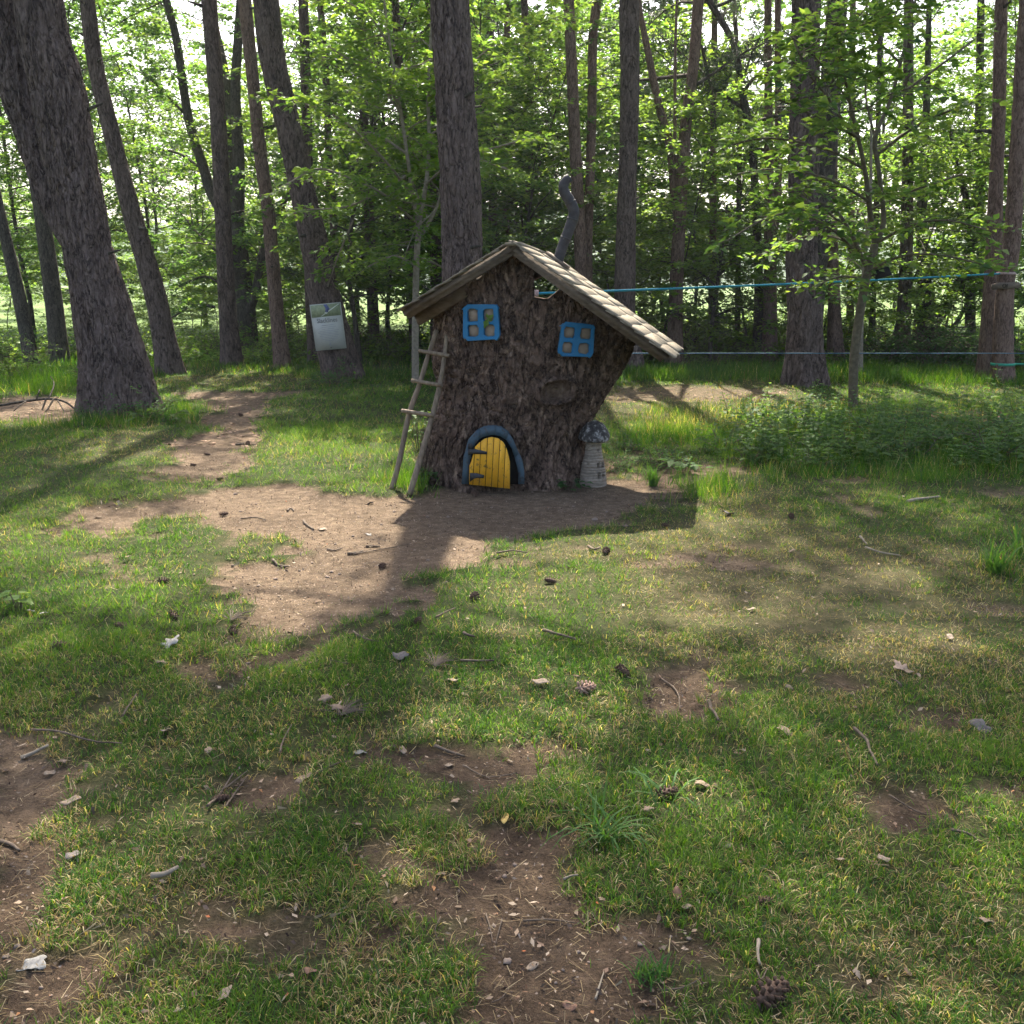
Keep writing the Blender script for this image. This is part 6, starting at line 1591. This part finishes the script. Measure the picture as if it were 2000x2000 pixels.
stick([(1760,1350),(1750,1340),(1738,1336)], 6); stick([(1292,1330),(1320,1352),(1330,1390)], 5); stick([(1690,1075),(1720,1085),(1760,1090)], 5, mat='bark_pale'); stick([(1680,1055),(1688,1065),(1692,1070)], 6, mat='bark_pale'); stick([(640,1075),(655,1077),(668,1072)], 5); stick([(455,1230),(480,1215),(500,1190)], 3)
stick([(1855,1632),(1890,1640),(1915,1655)], 8); stick([(1735,1560),(1790,1590),(1820,1600)], 5); stick([(1440,880),(1480,885),(1530,882)], 5); stick([(470,1015),(500,1013),(520,1018)], 4); stick([(560,1000),(568,995),(575,1000)], 5); stick([(460,870),(480,868),(500,871)], 5)
stick([(1150,1072),(1160,1080),(1172,1076)], 7); stick([(970,1090),(1000,1082),(1030,1085)], 5); stick([(1770,985),(1800,980),(1835,976)], 9, 'pale stick half buried near the weedy patch', 'bark_pale')
stick([(160,800),(200,790),(230,800)], 4); stick([(630,1290),(650,1300),(690,1308)], 3); stick([(1085,1555),(1110,1540),(1130,1545)], 4)
# bundle of dry pine needles
def needle_bundle(px, py, label):
    p = gp(px, py, .01); rng = np.random.default_rng(int(px)); mb = MB()
    for i in range(34):
        a = rng.normal(.9, .75); L = rng.uniform(.06, .11); d = np.array([math.cos(a), math.sin(a), rng.uniform(.05, .45)])
        mb.tube([[0, 0, .0], d*L*.5+[0, 0, .008], d*L+[0, 0, -.004]], [.0014, .0013, .0006], 4, False)
    link('needle_spray', mb.mesh('needle_spray', M['beam']), loc=p, label=label, cat='pine needles')
needle_bundle(850, 1306, 'fan of dry tan pine needles lying in the lawn')
needle_bundle(668, 1402, 'spray of dry needles under tan dead leaves')
needle_bundle(452, 1222, 'spray of dry needles beside a pine cone on sunny soil')
# pebbles on the bare soil
def pebble_mesh(seed):
    rng = np.random.default_rng(seed); u = np.linspace(0, math.pi, 6); a = np.linspace(0, 2*math.pi, 8, endpoint=False)
    U, A = np.meshgrid(u, a, indexing='ij'); V = np.stack([np.sin(U)*np.cos(A)*.5, np.sin(U)*np.sin(A)*.38, np.cos(U)*.27], -1)
    V = V*(1+.22*rng.normal(size=U.shape))[:, :, None]; V[0] = V[0].mean(0); V[-1] = V[-1].mean(0); n = 8
    i = np.arange(5)[:, None]*n; j = np.arange(n)[None]; k = (j+1) % n
    return mesh('pebble', V.reshape(-1, 3), np.stack([i+j, i+n+j, i+n+k, i+k], -1).reshape(-1, 4), None, [M['stone']], smooth=True)
PM = [pebble_mesh(s) for s in range(4)]
peb = [(1162,1017,22),(835,1010,10),(460,966,12),(875,1010,10),(648,1118,14),(663,1122,10),(538,1132,12),(640,1128,12),(545,1165,10),(705,1145,9),(720,1143,8),(870,1134,18),(700,1010,8),(690,1048,10),(600,1060,9),(990,1050,9),(1222,1028,12),(900,1000,8),(930,985,8),(960,992,7),(1080,975,8),(1040,962,7),(1120,990,8),(770,1000,8),(745,1025,8),(655,1064,9),(500,985,8),(470,1000,8),(410,1060,9),(455,1105,9),(475,1170,12),(505,1145,10),(585,1115,9),(610,1100,8),(810,1075,8),(836,1095,10),(905,1075,8),(1005,1690,14),(990,1880,26),(1055,1715,12),(965,1810,14),(1085,1920,10),(1130,1860,12),(1250,1845,14),(1345,1840,16),(1310,1830,9),(1150,1880,9),(1100,1895,9),(1060,1690,9),(985,1712,14),(34,1850,20),(12,1870,18),(30,1825,12),(80,1930,12),(100,1945,9),(480,1338,12),(485,1296,12),(520,1275,8),(580,1290,9),(1330,1380,8),(1300,1395,8),(880,1528,8),(930,1500,8),(1040,940,7),(1185,1000,9),(1250,985,8)]
for i, (x, y, s) in enumerate(peb):
    p = gp(x, y); L = s*mpp(p)*.82
    o = link('pebble', PM[i % 4], loc=p+Vector((0, 0, L*.10)), rot=(0, 0, rd.random()*6), label='small pale pebble on the bare soil', cat='pebble', group='pebbles on the bare soil'); o.scale = (L,)*3

# ivy and weeds at the foot of the house, long grass tufts
def leafy_weed(px, py, n, R, Hh, size, label, seed, mat='leaf_dark', name='ivy'):
    rng = np.random.default_rng(seed); p = gp(px, py); mb, st = MB(), MB()
    for i in range(n):
        a = rng.random()*6.283; r = R*rng.random()**.6; h = Hh*rng.uniform(.25, 1)
        q = np.array([r*math.cos(a), r*math.sin(a)*.6, h])
        st.tube([[q[0]*.3, q[1]*.3, -.02], [q[0]*.7, q[1]*.7, h*.7], q], [.0025, .002, .0015], 4, False)
        ax = np.array([math.cos(a), math.sin(a)-.4, rng.uniform(-.3, .2)]); ax /= np.linalg.norm(ax); sd = np.cross(ax, [0, 0, 1.]); sd /= np.linalg.norm(sd); nm = np.cross(sd, ax)
        L = size*rng.uniform(.6, 1.15); w = L*.42; pt = lambda f, g, u=0: q+ax*L*f+sd*w*g+nm*w*u
        V = [pt(0, 0), pt(-.05, .6, .2), pt(.3, 1.0, .25), pt(.62, .55, .12), pt(1, 0, -.25), pt(.62, -.55, .12), pt(.3, -1, .25), pt(-.05, -.6, .2), pt(.4, 0, -.02)]
        mb.add(V, None, [[8, k_, k_+1] for k_ in range(0, 7)]+[[8, 7, 0]], np.clip(.5+rng.normal(0, .22), 0, 1)*np.ones(3))
    root = link(name, None, loc=p, label=label, cat='plant')
    link('stems', st.mesh('stems', M['leaf_dark'] if False else M['twig']), root); link('leaves', mb.mesh('leaves', M[mat]), root)
leafy_weed(838, 940, 30, .13, .13, .065, 'broad-leaved weed between the ladder foot and the stump', 1)
leafy_weed(872, 935, 12, .07, .12, .07, 'fresh green leaves sprouting against the stump left of the door', 2, 'leaf')
leafy_weed(1112, 958, 34, .15, .08, .055, 'dark creeping ivy at the stump foot beside the toadstool', 3)
leafy_weed(1070, 948, 5, .05, .10, .07, 'single green dock leaves by the stump foot', 4, 'leaf')
leafy_weed(1340, 922, 18, .17, .10, .10, 'pale broad-leaved burdock at the bare soil edge', 5, 'leaf')
leafy_weed(820, 880, 26, .13, .34, .05, 'climbing weed growing up behind the ladder', 6, 'leaf')
leafy_weed(310, 825, 26, .30, .14, .10, 'broad bramble leaves spreading by the forked pine', 7, 'leaf')
leafy_weed(38, 1195, 9, .05, .10, .07, 'tiny bright green seedling in the lawn', 8, 'leaf_lime', 'seedling')
def grass_tuft(px, py, n, L, W, label, seed, spread=1.0):
    rng = np.random.default_rng(seed); p = gp(px, py); mb = MB()
    for i in range(n):
        a = rng.random()*6.283; l = L*rng.uniform(.5, 1.1); le = rng.uniform(.5, 1.35)*spread; d = np.array([math.cos(a), math.sin(a)*.8, 0]); s = np.array([-math.sin(a), math.cos(a), 0])*W/2
        b = np.array([rng.normal(0, .02), rng.normal(0, .02), -.01]); P = [b]
        for k_ in range(4): ang = le*(.35+.3*k_); P.append(P[-1]+(d*math.sin(ang)+np.array([0, 0, math.cos(ang)]))*l/4)
        P = np.array(P); P[:, 2] = np.maximum(P[:, 2], .004); wv = np.array([.8, 1, .9, .6, .08])[:, None]
        V = np.stack([P-s*wv, P+s*wv], 1).reshape(-1, 3); k_ = np.arange(4)[:, None]*2
        g = rng.random(); c = np.array([.045, .105, .035])*(1-g)+np.array([.08, .15, .04])*g
        mb.add(V, k_+[0, 1, 3, 2], None, c)
    link('grass_tuft', mb.mesh('grass_tuft', M['grass']), loc=p, label=label, cat='grass tuft')
grass_tuft(1190, 1640, 40, .21, .006, 'coarse long-bladed grass tuft sprawling over the shaded lawn', 1, 1.75)
grass_tuft(1300, 1565, 12, .22, .006, 'few long pale grass blades around a pine cone', 2, 1.7)
grass_tuft(1275, 950, 110, .22, .005, 'dense green grass tussock beside the toadstool', 3, .7)
grass_tuft(1945, 1120, 70, .26, .007, 'rough drooping grass clump by the right of the straw patch', 4, 1.0)
grass_tuft(1275, 1915, 90, .075, .004, 'short round grass cushion on dark bare soil', 5, .8)
grass_tuft(1990, 1090, 40, .28, .008, 'large pale-bladed grass clump at the lawn edge', 6, .9)
# ------------------------------------------------------------------ haze in the air, also standing in for lens veil
def haze():
    mb = MB(); mb.box((0, 680, 18.5), (1560, 1560, 41))
    m, nt, out = newmat('haze_and_lens_veil')
    pv = N(nt, 'ShaderNodeVolumePrincipled', i_Density=0.0006, i_Anisotropy=0.35)
    pv.inputs['Color'].default_value = (0.86, 0.92, 1.0, 1)
    nt.links.new(pv.outputs[0], out.inputs['Volume'])
    link('haze', mb.mesh('haze', m), kind='stuff', label='thin haze in the wood, also standing in for lens veil', cat='haze')
haze()
